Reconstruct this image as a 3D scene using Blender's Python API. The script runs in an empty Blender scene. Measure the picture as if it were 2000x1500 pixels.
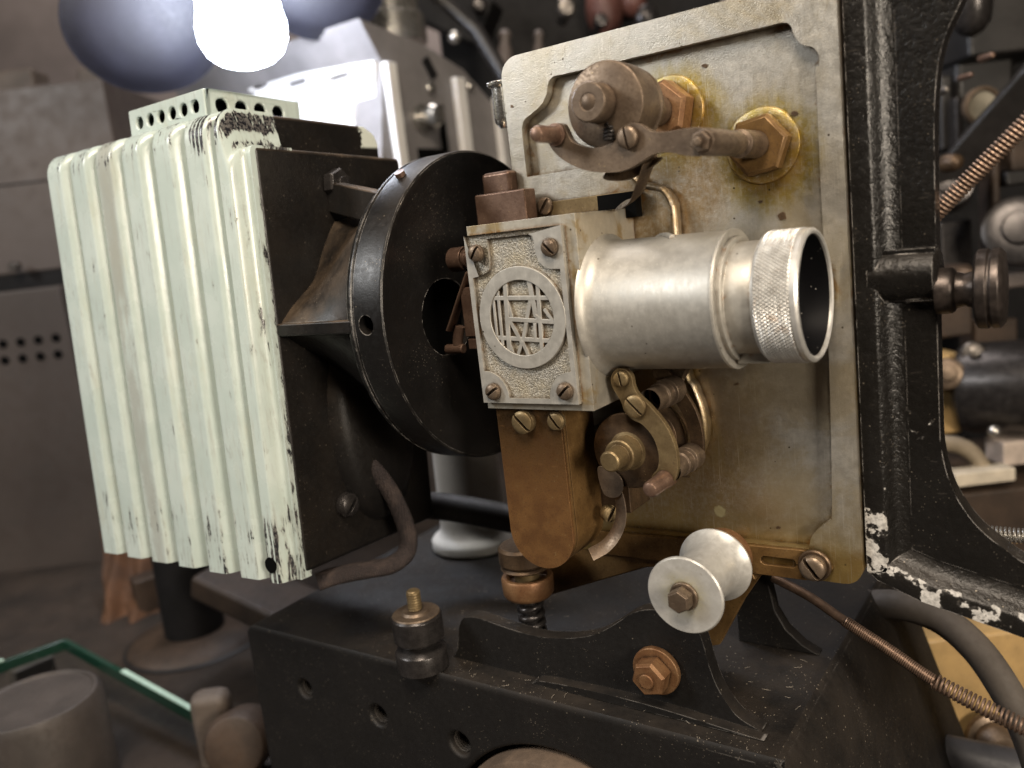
import bpy, bmesh, math, random
from mathutils import Vector, Matrix
random.seed(7)
scene = bpy.context.scene
col = scene.collection
S = 0.001                       # everything below is written in millimetres
PI = math.pi

# ------------------------------------------------------------------ camera frame
def _n(a):
    l = math.sqrt(sum(x*x for x in a)); return tuple(x/l for x in a)
def _d(a, b): return sum(x*y for x, y in zip(a, b))
def _c(a, b): return (a[1]*b[2]-a[2]*b[1], a[2]*b[0]-a[0]*b[2], a[0]*b[1]-a[1]*b[0])
FPX = 1670.0                    # focal length in pixels of the 2000 px wide photograph
CY = _n((1170, -430, FPX))
CX = _n((2400, 15, -FPX)); _k = _d(CX, CY); CX = _n(tuple(x-_k*y for x, y in zip(CX, CY)))
CZ = _c(CX, CY)
CAM = (181.0, -370.0, 35.0)
def ray(u, v):
    r = (u-1000, v-750, FPX); return (_d(r, CX), _d(r, CY), _d(r, CZ))
def on(ax, u, v, val):          # point of the sight line on the plane ax = val
    r = ray(u, v); i = 'xyz'.index(ax); t = (val-CAM[i])/r[i]
    return Vector((CAM[0]+r[0]*t, CAM[1]+r[1]*t, CAM[2]+r[2]*t))
def at(u, v, depth):            # point of the sight line at a depth
    r = ray(u, v); t = depth/FPX
    return Vector((CAM[0]+r[0]*t, CAM[1]+r[1]*t, CAM[2]+r[2]*t))

cd = bpy.data.cameras.new('camera'); cam = bpy.data.objects.new('camera', cd); col.objects.link(cam)
cd.sensor_width = 36; cd.lens = 36*FPX/2000; cd.clip_start = 0.01; cd.clip_end = 50
m = Matrix(((CX[0], -CX[1], -CX[2], CAM[0]*S), (CY[0], -CY[1], -CY[2], CAM[1]*S), (CZ[0], -CZ[1], -CZ[2], CAM[2]*S), (0, 0, 0, 1)))
cam.matrix_world = m
cd.dof.use_dof = True; cd.dof.focus_distance = 0.395; cd.dof.aperture_fstop = 6.3
scene.camera = cam
scene.view_settings.view_transform = 'Standard'; scene.view_settings.look = 'None'
scene.view_settings.exposure = 0; scene.view_settings.gamma = 1
scene.render.engine = 'CYCLES'
scene.cycles.use_denoising = True
scene.cycles.max_bounces = 6; scene.cycles.glossy_bounces = 4
scene.cycles.sample_clamp_indirect = 4
scene.cycles.caustics_reflective = False; scene.cycles.caustics_refractive = False

# ------------------------------------------------------------------ materials
class NT:
    def __init__(s, name):
        s.m = bpy.data.materials.new(name); s.m.use_nodes = True
        s.t = s.m.node_tree; s.t.nodes.clear()
        s.out = s.t.nodes.new('ShaderNodeOutputMaterial')
        s.b = s.t.nodes.new('ShaderNodeBsdfPrincipled')
        s.t.links.new(s.b.outputs[0], s.out.inputs[0])
        g = s.t.nodes.new('ShaderNodeNewGeometry'); s.g = g
        v = s.t.nodes.new('ShaderNodeVectorMath'); v.operation = 'SCALE'; v.inputs[3].default_value = 1000
        s.t.links.new(g.outputs['Position'], v.inputs[0]); s.p = v.outputs[0]
    def _in(s, sock, v):
        if isinstance(v, bpy.types.NodeSocket): s.t.links.new(v, sock)
        else:
            if isinstance(v, (tuple, list)) and len(v) == 3 and sock.type == 'RGBA': v = (*v, 1)
            sock.default_value = v
    def vm(s, op, a, b=None):
        n = s.t.nodes.new('ShaderNodeVectorMath'); n.operation = op; s._in(n.inputs[0], a)
        if b is not None: s._in(n.inputs[1], b)
        return n.outputs['Value'] if op in ('LENGTH', 'DISTANCE', 'DOT_PRODUCT') else n.outputs[0]
    def noise(s, scale, det=4, rough=.55, vec=None, dist=0):
        n = s.t.nodes.new('ShaderNodeTexNoise'); s._in(n.inputs['Vector'], vec or s.p)
        n.inputs['Scale'].default_value = scale; n.inputs['Detail'].default_value = det
        n.inputs['Roughness'].default_value = rough; n.inputs['Distortion'].default_value = dist
        return n.outputs[0]
    def vor(s, scale, vec=None, out='Distance', rnd=1):
        n = s.t.nodes.new('ShaderNodeTexVoronoi'); s._in(n.inputs['Vector'], vec or s.p)
        n.inputs['Scale'].default_value = scale; n.inputs['Randomness'].default_value = rnd
        return n.outputs[out]
    def mth(s, op, a, b=0, c=None, clamp=False):
        n = s.t.nodes.new('ShaderNodeMath'); n.operation = op; n.use_clamp = clamp
        s._in(n.inputs[0], a); s._in(n.inputs[1], b)
        if c is not None: s._in(n.inputs[2], c)
        return n.outputs[0]
    def mr(s, v, a, b, c=0, d=1):
        n = s.t.nodes.new('ShaderNodeMapRange'); n.interpolation_type = 'SMOOTHSTEP'
        for i, x in enumerate((v, a, b, c, d)): s._in(n.inputs[i], x)
        return n.outputs[0]
    def mix(s, f, a, b, blend='MIX'):
        n = s.t.nodes.new('ShaderNodeMix'); n.data_type = 'RGBA'; n.blend_type = blend
        s._in(n.inputs[0], f); s._in(n.inputs[6], a); s._in(n.inputs[7], b)
        return n.outputs[2]
    def sep(s, v=None):
        n = s.t.nodes.new('ShaderNodeSeparateXYZ'); s._in(n.inputs[0], v or s.p); return n.outputs
    def bump(s, h, strength=.5, dist=.3, nrm=None):
        n = s.t.nodes.new('ShaderNodeBump'); n.inputs['Strength'].default_value = strength
        n.inputs['Distance'].default_value = dist*S; s._in(n.inputs['Height'], h)
        if nrm: s._in(n.inputs['Normal'], nrm)
        return n.outputs[0]
    def ao(s, dist, samples=8, inside=False):
        n = s.t.nodes.new('ShaderNodeAmbientOcclusion'); n.samples = samples; n.inside = inside
        n.inputs['Distance'].default_value = dist*S; return n.outputs['AO']
    def edge(s, rad, lo=.985, hi=.90):   # 1 on sharp convex edges
        n = s.t.nodes.new('ShaderNodeBevel'); n.samples = 6; n.inputs['Radius'].default_value = rad*S
        d = s.vm('DOT_PRODUCT', n.outputs[0], s.g.outputs['Normal'])
        return s.mth('MULTIPLY', s.mr(d, lo, hi), s.mr(s.ao(rad*2.5), .55, .8))
    def attr(s, name):
        n = s.t.nodes.new('ShaderNodeAttribute'); n.attribute_name = name; return n.outputs['Fac']
    def up(s):                  # how much the surface looks up
        return s.sep(s.g.outputs['Normal'])[2]
    def set(s, color=None, rough=None, metal=None, normal=None, spec=None, coat=None):
        for k, v in (('Base Color', color), ('Roughness', rough), ('Metallic', metal), ('Normal', normal), ('Specular IOR Level', spec), ('Coat Weight', coat)):
            if v is not None: s._in(s.b.inputs[k], v)
        return s.m

def halo(n, c, r, soft, wob):
    d = n.vm('DISTANCE', n.p, c)
    w = n.mth('MULTIPLY', n.mth('SUBTRACT', wob, .5), r*.9)
    return n.mr(n.mth('ADD', d, w), r+soft, r, 0, 1)

def mat_aluminium(name, cast=True, tint=(.495, .472, .425), stain=1.0, rough=.42, metal=.62, grime=(.085, .05, .02)):
    n = NT(name)
    big = n.noise(.035, 5, .6); mid = n.noise(.22, 5, .6); fine = n.noise(1.6, 3, .6)
    base = n.mix(n.mr(mid, .35, .7), tuple(x*.93 for x in tint), tuple(min(1, x*1.05) for x in tint))
    base = n.mix(n.mr(n.noise(.7, 4, .7), .4, .75, 0, .45 if cast else .2), base, tuple(x*.72 for x in tint))
    base = n.mix(n.mr(big, .44, .68, 0, .30*stain), base, (.36, .28, .14))
    z = n.sep()[2]; x = n.sep()[0]
    # oily yellow rings round the two nuts, brown running down to the bottom edge
    if stain > .5 and cast:
        drp = n.noise(.16, 5, .65, vec=n.vm('MULTIPLY', n.p, (1.4, 1, .35)))
        h = n.mth('MAXIMUM', halo(n, (23, 0, 77), 15, 13, drp), halo(n, (62, 0, 55), 16, 13, drp))
        brk_ = n.mr(n.noise(.35, 5, .7), .30, .62, .45, 1)
        base = n.mix(n.mth('MULTIPLY', n.mth('MULTIPLY', h, brk_), .95), base, (.33, .245, .035))
        hi = n.mth('MAXIMUM', halo(n, (23, 0, 76), 10, 9, n.noise(.3, 5, .7)), halo(n, (62, 0, 54), 11, 9, n.noise(.3, 5, .7)))
        base = n.mix(n.mth('MULTIPLY', hi, .6), base, (.25, .12, .02))
        h2 = n.mth('MAXIMUM', n.mth('MAXIMUM', halo(n, (24, 0, 46), 12, 16, n.noise(.1, 5, .7)), halo(n, (8, 0, 40), 14, 22, big)), halo(n, (5, 0, -95), 22, 45, big))
        base = n.mix(n.mth('MULTIPLY', n.mth('MULTIPLY', h2, brk_), .75), base, (.27, .165, .05))
        h2b = halo(n, (15, 0, -60), 22, 25, mid)
        base = n.mix(n.mth('MULTIPLY', h2b, .55), base, (.22, .14, .05))
        low = n.mr(n.mth('ADD', z, n.mth('MULTIPLY', mid, 26)), -82, -112, 0, 1)
        base = n.mix(n.mth('MULTIPLY', low, .6), base, (.33, .235, .09))
        low2 = n.mr(n.mth('ADD', z, n.mth('MULTIPLY', n.noise(.5, 4), 9)), -109, -118, 0, 1)
        base = n.mix(n.mth('MULTIPLY', low2, .9), base, (.17, .06, .012))
        sp = halo(n, (29, 0, -106), 2.2, 1.2, n.noise(.8, 3))
        base = n.mix(sp, base, (.72, .66, .40))
    elif stain > .3:
        st = n.mr(n.noise(.06, 5, .65, dist=.6), .5, .68, 0, .75)
        base = n.mix(st, base, (.34, .23, .075))
    if cast:                    # yellow grease on the lower half of the rim
        low = n.mr(n.mth('ADD', z, n.mth('MULTIPLY', big, 60)), -60, -115, 0, .7*stain)
        base = n.mix(low, base, (.38, .29, .10))
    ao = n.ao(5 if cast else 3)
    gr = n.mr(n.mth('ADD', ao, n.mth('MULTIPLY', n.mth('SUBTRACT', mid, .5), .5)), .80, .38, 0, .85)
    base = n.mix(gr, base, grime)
    sc2 = n.mr(n.noise(.9, 2, .5, vec=n.vm('MULTIPLY', n.p, (1.6, 1.6, .035))), .62, .70, 0, .3)
    base = n.mix(sc2, base, tuple(min(1, v*1.35) for v in tint))
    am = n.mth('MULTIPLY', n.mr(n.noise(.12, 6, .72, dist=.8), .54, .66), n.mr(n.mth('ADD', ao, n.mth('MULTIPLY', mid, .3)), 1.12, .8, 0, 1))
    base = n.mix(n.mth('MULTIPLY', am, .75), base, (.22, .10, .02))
    spk = n.mr(n.vor(.15), .075, .055, 0, 1)
    spk = n.mth('MULTIPLY', spk, n.mr(n.noise(.06, 2), .46, .54))
    base = n.mix(spk, base, (.05, .035, .02))
    spk2 = n.mth('MULTIPLY', n.mr(n.noise(1.1, 2, .7), .66, .72), .5)
    base = n.mix(spk2, base, tuple(min(1, v*1.5) for v in tint))
    scr = n.noise(1.0, 3, .6, vec=n.vm('MULTIPLY', n.p, (.9, .9, .05)))
    hgt = n.mth('ADD', n.mth('MULTIPLY', fine, .7 if cast else .22), n.mth('MULTIPLY', mid, .5 if cast else .25))
    hgt = n.mth('ADD', hgt, n.mth('MULTIPLY', scr, .12))
    rg = n.mth('ADD', n.mr(mid, .3, .75, rough-.04, rough+.06), n.mth('MULTIPLY', n.mth('SUBTRACT', scr, .5), .15))
    if cast and stain > .5:   # thin oily film over the whole plate
        oil = n.mr(n.mth('ADD', n.noise(.022, 5, .65, dist=1.0), n.mr(z, 40, -110, 0, .12)), .50, .68, 0, .38)
        base = n.mix(oil, base, (.36, .265, .10))
    return n.set(base, rg, metal, n.bump(hgt, .36 if cast else .16, .5 if cast else .2))

def mat_bronze(name, c0=(.125, .091, .065), c1=(.195, .146, .104), c2=(.07, .05, .036), rough=.42, metal=.65, zdark=None):
    n = NT(name)
    a = n.noise(.12, 5, .6); f = n.noise(.9, 4, .6)
    base = n.mix(n.mr(a, .35, .65), c0, c1); base = n.mix(n.mr(f, .5, .72, 0, .65), base, c2)
    dust = n.mth('MULTIPLY', n.mr(n.vor(.45), .13, .06), n.mr(n.noise(.12, 2), .5, .6))
    base = n.mix(n.mth('MULTIPLY', dust, .7), base, (.5, .38, .2))
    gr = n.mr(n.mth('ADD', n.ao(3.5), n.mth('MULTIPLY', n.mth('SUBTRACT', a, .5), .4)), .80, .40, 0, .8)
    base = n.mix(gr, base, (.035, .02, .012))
    if zdark:  # shadow and black oil near the top, both put into the colour
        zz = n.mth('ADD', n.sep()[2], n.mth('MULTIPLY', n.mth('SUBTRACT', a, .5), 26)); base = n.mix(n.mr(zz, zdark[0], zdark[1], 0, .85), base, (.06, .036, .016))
    base = n.mix(n.mth('MULTIPLY', n.edge(.5), .5), base, tuple(min(1, x*2.0+.04) for x in c1))
    sc = n.mr(n.noise(.9, 3, .6, vec=n.vm('MULTIPLY', n.p, (.25, .6, 1))), .64, .72, 0, .35)
    base = n.mix(sc, base, tuple(min(1, x*1.4) for x in c1))
    return n.set(base, n.mr(f, .3, .7, rough-.08, rough+.14), metal, n.bump(n.mth('ADD', a, n.mth('MULTIPLY', f, .5)), .28, .3))

def mat_black(name, base=(.012, .011, .011), rough=.34, dust=.5, lumps=.5, dustc=(.085, .066, .05), chips=None, specks=.6, edgew=.55, mint=False, lumpf=.35):
    n = NT(name)
    a = n.noise(.05, 5, .65); f = n.noise(.35, 4, .6); ff = n.noise(1.3, 3)
    c = n.mix(n.mr(a, .3, .75), base, tuple(x*1.25+.001 for x in base))
    sc = n.mr(n.noise(.8, 3, .6, vec=n.vm('MULTIPLY', n.p, (.15, .5, .9))), .66, .74, 0, .5)
    c = n.mix(n.mth('MULTIPLY', sc, .12), c, (.3, .26, .22))
    up = n.mr(n.up(), -.15, .95)
    dm = n.mth('MULTIPLY', n.mth('MULTIPLY', up, n.mr(n.noise(.035, 6, .62), .28, .72)), dust)
    c = n.mix(dm, c, dustc)
    eg = n.mth('MULTIPLY', n.edge(.7), n.mr(n.noise(.12, 4, .65), .42, .58))
    c = n.mix(n.mth('MULTIPLY', eg, edgew), c, (.34, .32, .30))
    s = n.mth('MAXIMUM', n.mth('MULTIPLY', n.mr(n.vor(.27), .12, .07), n.mr(n.noise(.07, 3), .46, .58)), n.mth('MULTIPLY', n.mr(n.vor(.6, rnd=1), .17, .1), n.mr(n.noise(.05, 4), .5, .62)))
    s = n.mth('MULTIPLY', s, n.mth('ADD', n.mth('MULTIPLY', up, .7), .3))
    c = n.mix(n.mth('MULTIPLY', s, specks), c, (.42, .36, .28))
    rg = n.mth('ADD', n.mr(f, .3, .7, rough-.03, rough+.07), n.mth('MULTIPLY', dm, .4), clamp=True)
    if chips:
        ch = n.attr('wear'); v = n.mth('ADD', n.mth('MULTIPLY', n.noise(.07, 4, .6), .8), n.mth('MULTIPLY', ch, .55))
        k = n.mr(v, .765, .775); c = n.mix(n.mr(v, .745, .765, 0, .5), c, (.07, .065, .06)); c = n.mix(k, c, n.mix(n.mr(n.noise(.5, 4, .7), .4, .65), chips, tuple(x*.55 for x in chips))); rg = n.mth('MAXIMUM', rg, n.mth('MULTIPLY', k, .6))
    if mint:                    # ragged remains of the mint coat on the top shoulder
        xyz = n.sep(); wob = n.mth('MULTIPLY', n.mth('SUBTRACT', n.noise(.16, 6, .7), .5), 16)
        m1 = n.mr(n.mth('ADD', xyz[2], wob), 111.2, 111.8)
        m2 = n.mth('MULTIPLY', n.mr(n.mth('ADD', xyz[1], n.mth('MULTIPLY', wob, 1.6)), 9.6, 10.4), n.mr(xyz[2], 93, 95))
        mm = n.mth('MAXIMUM', m1, m2); c = n.mix(mm, c, (.56, .60, .54))
    h = n.mth('ADD', n.mth('MULTIPLY', f, lumpf), n.mth('MULTIPLY', ff, .25))
    return n.set(c, rg, 0, n.bump(h, lumps, .7), .38)

def mat_flat(name, c, rough=.5, metal=0, var=.25, sc=.03, bump=.1):
    n = NT(name); a = n.noise(sc, 5, .6); f = n.noise(sc*9, 4, .6)
    cc = n.mix(n.mr(a, .3, .7), tuple(x*(1-var) for x in c), tuple(min(1, x*(1+var)) for x in c))
    cc = n.mix(n.mr(f, .55, .75, 0, .35), cc, tuple(x*.55 for x in c))
    return n.set(cc, n.mr(f, .3, .7, rough-.06, rough+.1), metal, n.bump(f, bump, .4) if bump else None)

def mat_mint():
    n = NT('chipped_mint_paint')
    w = n.attr('wear')
    a = n.noise(.03, 4, .6)
    st = n.vm('MULTIPLY', n.p, (1, 1, .2))
    base = n.mix(n.mr(a, .35, .7), (.45, .53, .50), (.51, .585, .555))
    # grey-brown rub marks and dirt, with a darker tone in the grooves
    dirt = n.mr(n.noise(.06, 5, .7, vec=n.vm('MULTIPLY', n.p, (1, 1, .25))), .52, .72, 0, .45)
    base = n.mix(dirt, base, (.46, .47, .38))
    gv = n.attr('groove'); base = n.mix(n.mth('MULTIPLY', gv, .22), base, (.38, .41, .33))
    x = n.sep()[0]
    rub = n.mth('MULTIPLY', n.mr(n.mth('ABSOLUTE', n.mth('ADD', x, n.mth('ADD', 277, n.mth('MULTIPLY', n.noise(.02, 2), 8)))), 9, 3), n.mr(n.noise(.05, 5, .7, vec=st), .36, .52))
    base = n.mix(n.mth('MULTIPLY', rub, .6), base, (.30, .295, .26))
    base = n.mix(n.mr(n.noise(.5, 5, .75, vec=n.vm('MULTIPLY', n.p, (1, 1, .07))), .53, .68, 0, .42), base, (.33, .34, .32))
    ch = n.mth('ADD', n.mth('MULTIPLY', n.noise(.30, 7, .72, vec=st, dist=.5), .74), n.mth('MULTIPLY', n.noise(.045, 4, .6), .26))
    k = n.mr(n.mth('ADD', n.mth('MULTIPLY', ch, 1.0), n.mth('MULTIPLY', w, .26)), .737, .755)
    c = n.mix(k, base, n.mix(n.mr(n.noise(.6, 4, .7), .45, .6), (.016, .016, .02), (.12, .115, .11)))
    rim = n.mr(n.mth('ADD', ch, n.mth('MULTIPLY', w, .26)), .66, .725, 0, .4)
    c = n.mix(n.mth('MULTIPLY', rim, n.mth('SUBTRACT', 1, k)), c, (.3, .31, .28))
    h = n.mth('SUBTRACT', n.mth('MULTIPLY', n.noise(.16, 4, .6), .5), n.mth('MULTIPLY', k, .6))
    return n.set(c, n.mr(a, .3, .7, .20, .32), 0, n.bump(h, .3, .7), .6)

def mat_emit(name, c, s):
    n = NT(name); n.b.inputs['Emission Color'].default_value = (*c, 1); n.b.inputs['Emission Strength'].default_value = s
    return n.set((.9, .9, .9), .3)

def mat_cloth():
    n = NT('braided_brown_sleeve')
    h = n.vor(1.15, rnd=.35); a = n.noise(.1, 4)
    c = n.mix(n.mr(h, .1, .55), (.05, .033, .031), (.012, .008, .008))
    c = n.mix(n.mr(a, .45, .7, 0, .5), c, (.085, .06, .05))
    return n.set(c, .75, 0, n.bump(h, .9, .8))

def mat_glass(name, tint, rough=.03):
    n = NT(name); b = n.b
    b.inputs['Transmission Weight'].default_value = .75
    return n.set(tint, rough, 0)

M = {}
M['alu_cast'] = mat_aluminium('cast_aluminium_stained', True, (.50, .476, .425), 1.0, .37, .76)
M['alu'] = mat_aluminium('machined_aluminium', False, (.475, .46, .42), .15, .48, .62)
M['alu_box'] = mat_aluminium('lens_block_aluminium', False, (.52, .49, .42), .55, .40, .66, (.20, .09, .02))
M['alu_clean'] = mat_aluminium('polished_aluminium', False, (.66, .655, .63), .08, .40, .6)
M['pebble'] = None
n = NT('pebbled_cast_cover'); f = n.noise(1.25, 3, .6); a = n.noise(.1, 4)
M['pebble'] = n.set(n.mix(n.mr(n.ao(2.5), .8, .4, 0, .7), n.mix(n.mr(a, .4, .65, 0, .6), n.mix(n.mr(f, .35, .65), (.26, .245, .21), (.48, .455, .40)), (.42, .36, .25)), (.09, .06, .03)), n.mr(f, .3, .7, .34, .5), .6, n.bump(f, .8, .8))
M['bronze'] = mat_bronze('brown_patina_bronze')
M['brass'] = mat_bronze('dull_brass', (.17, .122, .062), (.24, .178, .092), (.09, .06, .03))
M['bronze_dark'] = mat_bronze('dark_bronze', (.075, .05, .032), (.13, .085, .05), (.04, .026, .018))
M['copper'] = mat_bronze('coppery_bronze', (.15, .092, .066), (.225, .145, .105), (.085, .05, .036), .38)
M['rust'] = mat_bronze('orange_rusty_bronze', (.175, .085, .038), (.25, .14, .068), (.085, .035, .015), .45, .5)
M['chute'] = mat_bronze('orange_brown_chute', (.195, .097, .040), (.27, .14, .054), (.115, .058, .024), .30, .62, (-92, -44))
M['amber'] = mat_bronze('oily_amber_bronze', (.145, .082, .03), (.205, .12, .045), (.07, .034, .012), .38, .45)
M['black'] = mat_black('black_stove_enamel', (.006, .0056, .0055), .34, dust=.16, lumps=.22, edgew=1.0)
M['black_lumpy'] = mat_black('thick_black_paint', (.006, .0055, .005), .25, .40, .7, (.075, .064, .054), (.46, .445, .42), lumpf=1.0, edgew=.9)
M['black_dust'] = mat_black('dusty_black_iron', (.005, .0044, .0041), .56, .5, .35, (.040, .029, .020), specks=.6, edgew=.4)
M['black_lamp'] = mat_black('black_lamp_house_paint', (.006, .0055, .0053), .36, .75, .3, (.14, .098, .062), specks=.4, mint=True)
M['void'] = NT('dark_bore').set((.003, .003, .003), .7, spec=.05)
n = NT('black_bore_with_dust'); s_ = n.mr(n.vor(.30), .09, .05)
M['bore'] = n.set(n.mix(s_, (.003, .003, .004), (.4, .38, .35)), .5, spec=.2)
M['mint'] = mat_mint()
M['cloth'] = mat_cloth()
M['rubber'] = mat_flat('dusty_rubber', (.035, .031, .028), .6)
n = NT('off_white_spool'); _w = n.noise(.25, 5, .65)
_g = n.mth('MULTIPLY', halo(n, (36, -62, -121), 4.5, 9, _w), n.mr(n.noise(.5, 4, .7), .3, .65, .2, .8))
_c = n.mix(n.mr(_w, .35, .7), (.47, .465, .44), (.55, .545, .52)); _c = n.mix(_g, _c, (.36, .32, .16))
_c = n.mix(n.mth('MULTIPLY', n.mr(n.noise(.6, 5, .75), .58, .68), .4), _c, (.30, .27, .20))
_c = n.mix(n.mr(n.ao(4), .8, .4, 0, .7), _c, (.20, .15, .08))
M['spool'] = n.set(_c, n.mr(_w, .3, .7, .3, .46), .4, n.bump(_w, .1, .3))
M['steel'] = mat_flat('dark_steel', (.16, .145, .13), .33, .8, .3, .2)
M['steel_black'] = mat_flat('blued_steel', (.045, .041, .04), .28, .6, .3, .2)
M['chrome'] = mat_flat('worn_chrome', (.62, .60, .56), .2, .9, .15, .1)
M['spring'] = mat_flat('rusty_spring_wire', (.22, .15, .11), .4, .7, .3, .2)
# ------------------------------------------------------------------ mesh building
def catmull(pts, k=6, closed=False):
    out = []; n = len(pts); rng = range(n if closed else n-1)
    P = [Vector(p) for p in pts]
    for i in rng:
        p0 = P[(i-1) % n] if closed or i > 0 else P[0]*2-P[1]
        p1 = P[i]; p2 = P[(i+1) % n]
        p3 = P[(i+2) % n] if closed or i+2 < n else P[-1]*2-P[-2]
        for j in range(k):
            t = j/k
            out.append(((2*p1)+(p2-p0)*t+(2*p0-5*p1+4*p2-p3)*t*t+(3*p1-p0-3*p2+p3)*t**3)*.5)
    if not closed: out.append(P[-1])
    return out
def arc(cx, cy, r, a0, a1, n=12):
    return [(cx+r*math.cos(math.radians(a0+(a1-a0)*i/n)), cy+r*math.sin(math.radians(a0+(a1-a0)*i/n))) for i in range(n+1)]
def rrect(x0, x1, y0, y1, r, n=6):
    return arc(x1-r, y1-r, r, 0, 90, n)+arc(x0+r, y1-r, r, 90, 180, n)+arc(x0+r, y0+r, r, 180, 270, n)+arc(x1-r, y0+r, r, 270, 360, n)
def circ(cx, cy, r, n=32):
    return arc(cx, cy, r, 0, 360-360/n, n-1)
def basis(d):
    d = Vector(d).normalized(); a = Vector((0, 0, 1)) if abs(d.z) < .9 else Vector((1, 0, 0))
    u = d.cross(a).normalized(); return d, u, d.cross(u)

class MB:
    def __init__(s): s.bm = bmesh.new()
    def v(s, p): return s.bm.verts.new(p)
    def face(s, vs):
        try: return s.bm.faces.new(vs)
        except ValueError: return None
    def box(s, x0, x1, y0, y1, z0, z1):
        vs = [s.v((x, y, z)) for x in (x0, x1) for y in (y0, y1) for z in (z0, z1)]
        for f in ((0, 1, 3, 2), (4, 6, 7, 5), (0, 4, 5, 1), (2, 3, 7, 6), (0, 2, 6, 4), (1, 5, 7, 3)): s.face([vs[i] for i in f])
        return s
    def obox(s, c, ux, uy, uz, hx, hy, hz):     # oriented box
        c = Vector(c); vs = [s.v(c+ux*(a*hx)+uy*(b*hy)+uz*(d*hz)) for a in (-1, 1) for b in (-1, 1) for d in (-1, 1)]
        for f in ((0, 1, 3, 2), (4, 6, 7, 5), (0, 4, 5, 1), (2, 3, 7, 6), (0, 2, 6, 4), (1, 5, 7, 3)): s.face([vs[i] for i in f])
        return s
    def prism(s, loops, ax, a0, a1, scale1=None):
        def mp(p, a): return {'y': (p[0], a, p[1]), 'x': (a, p[0], p[1]), 'z': (p[0], p[1], a)}[ax]
        lay = []
        for k, a in enumerate((a0, a1)):
            es = []; ls = []
            for lp in loops:
                if k and scale1:
                    cx = sum(p[0] for p in lp)/len(lp); cy = sum(p[1] for p in lp)/len(lp)
                    lp = [(cx+(p[0]-cx)*scale1, cy+(p[1]-cy)*scale1) for p in lp]
                vs = [s.v(mp(p, a)) for p in lp]; ls.append(vs)
                es += [s.bm.edges.new((vs[i-1], vs[i])) for i in range(len(vs))]
            bmesh.ops.triangle_fill(s.bm, use_beauty=True, use_dissolve=False, edges=es)
            lay.append(ls)
        for A, B in zip(*lay):
            for i in range(len(A)): s.face([A[i-1], A[i], B[i], B[i-1]])
        return s
    def lathe(s, p0, d, prof, seg=56, sx=1, sy=1):
        d, u, w = basis(d); p0 = Vector(p0); rings = []
        for t, r in prof:
            if r < 1e-4: rings.append([s.v(p0+d*t)])
            else: rings.append([s.v(p0+d*t+u*(r*sx*math.cos(2*PI*i/seg))+w*(r*sy*math.sin(2*PI*i/seg))) for i in range(seg)])
        for A, B in zip(rings, rings[1:]):
            for i in range(seg):
                j = (i+1) % seg
                if len(A) == 1 and len(B) == 1: continue
                if len(A) == 1: s.face([A[0], B[i], B[j]])
                elif len(B) == 1: s.face([A[i], A[j], B[0]])
                else: s.face([A[i], A[j], B[j], B[i]])
        return s
    def cyl(s, p0, p1, r, seg=40, r1=None, ch=0):
        p0 = Vector(p0); p1 = Vector(p1); L = (p1-p0).length; r1 = r if r1 is None else r1
        pr = [(0, 0), (0, r-ch), (ch, r), (L-ch, r1), (L, r1-ch), (L, 0)] if ch else [(0, 0), (0, r), (L, r1), (L, 0)]
        return s.lathe(p0, p1-p0, pr, seg)
    def hexa(s, p0, p1, r, rot=0):
        d, u, w = basis(Vector(p1)-Vector(p0)); p0 = Vector(p0); L = (Vector(p1)-p0).length; R = []
        for t, k in ((0, 1), (L*.82, 1), (L, .88)):
            R.append([s.v(p0+d*t+u*(r*k*math.cos(rot+i*PI/3))+w*(r*k*math.sin(rot+i*PI/3))) for i in range(6)])
        for A, B in zip(R, R[1:]):
            for i in range(6): s.face([A[i-1], A[i], B[i], B[i-1]])
        s.face(R[0][::-1]); s.face(R[-1]); return s
    def tube(s, pts, r, seg=14, ry=None, cap=True, flat=None):
        P = [Vector(p) for p in pts]; rings = []; prev = None
        for i, p in enumerate(P):
            t = (P[min(i+1, len(P)-1)]-P[max(i-1, 0)]).normalized()
            if prev is None: _, u, w = basis(t) if flat is None else (0, t.cross(Vector(flat)).normalized(), 0)
            else: u = (prev-t*prev.dot(t)).normalized()
            w = t.cross(u).normalized(); prev = u
            ri = r(i/(len(P)-1)) if callable(r) else r
            rings.append([s.v(p+u*(ri*math.cos(2*PI*k/seg))+w*((ry or ri)*math.sin(2*PI*k/seg))) for k in range(seg)])
        for A, B in zip(rings, rings[1:]):
            for i in range(seg): s.face([A[i-1], A[i], B[i], B[i-1]])
        if cap: s.face(rings[0][::-1]); s.face(rings[-1])
        return s
    def helix(s, pts, R, wire, pitch, seg=6):
        P = [Vector(p) for p in pts]; L = [0]
        for a, b in zip(P, P[1:]): L.append(L[-1]+(b-a).length)
        N = int(L[-1]/pitch*10); out = []; prev = None; k = 0
        for i in range(N+1):
            d = L[-1]*i/N
            while k < len(P)-2 and d > L[k+1]: k += 1
            f = (d-L[k])/max(1e-6, L[k+1]-L[k]); c = P[k].lerp(P[k+1], f); t = (P[k+1]-P[k]).normalized()
            if prev is None: _, u, w = basis(t)
            else: u = (prev-t*prev.dot(t)).normalized(); w = t.cross(u)
            prev = u; a = 2*PI*d/pitch
            out.append(c+u*(R*math.cos(a))+w*(R*math.sin(a)))
        return s.tube(out, wire, seg)
    def ball(s, c, r, seg=32, sz=1, n=16):
        return s.lathe(Vector(c)-Vector((0, 0, r*sz)), (0, 0, 1), [(r*sz*(1-math.cos(PI*i/n)), r*math.sin(PI*i/n)) for i in range(n+1)], seg)
    def xf(s, M_):
        bmesh.ops.transform(s.bm, matrix=M_, verts=s.bm.verts); return s
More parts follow.
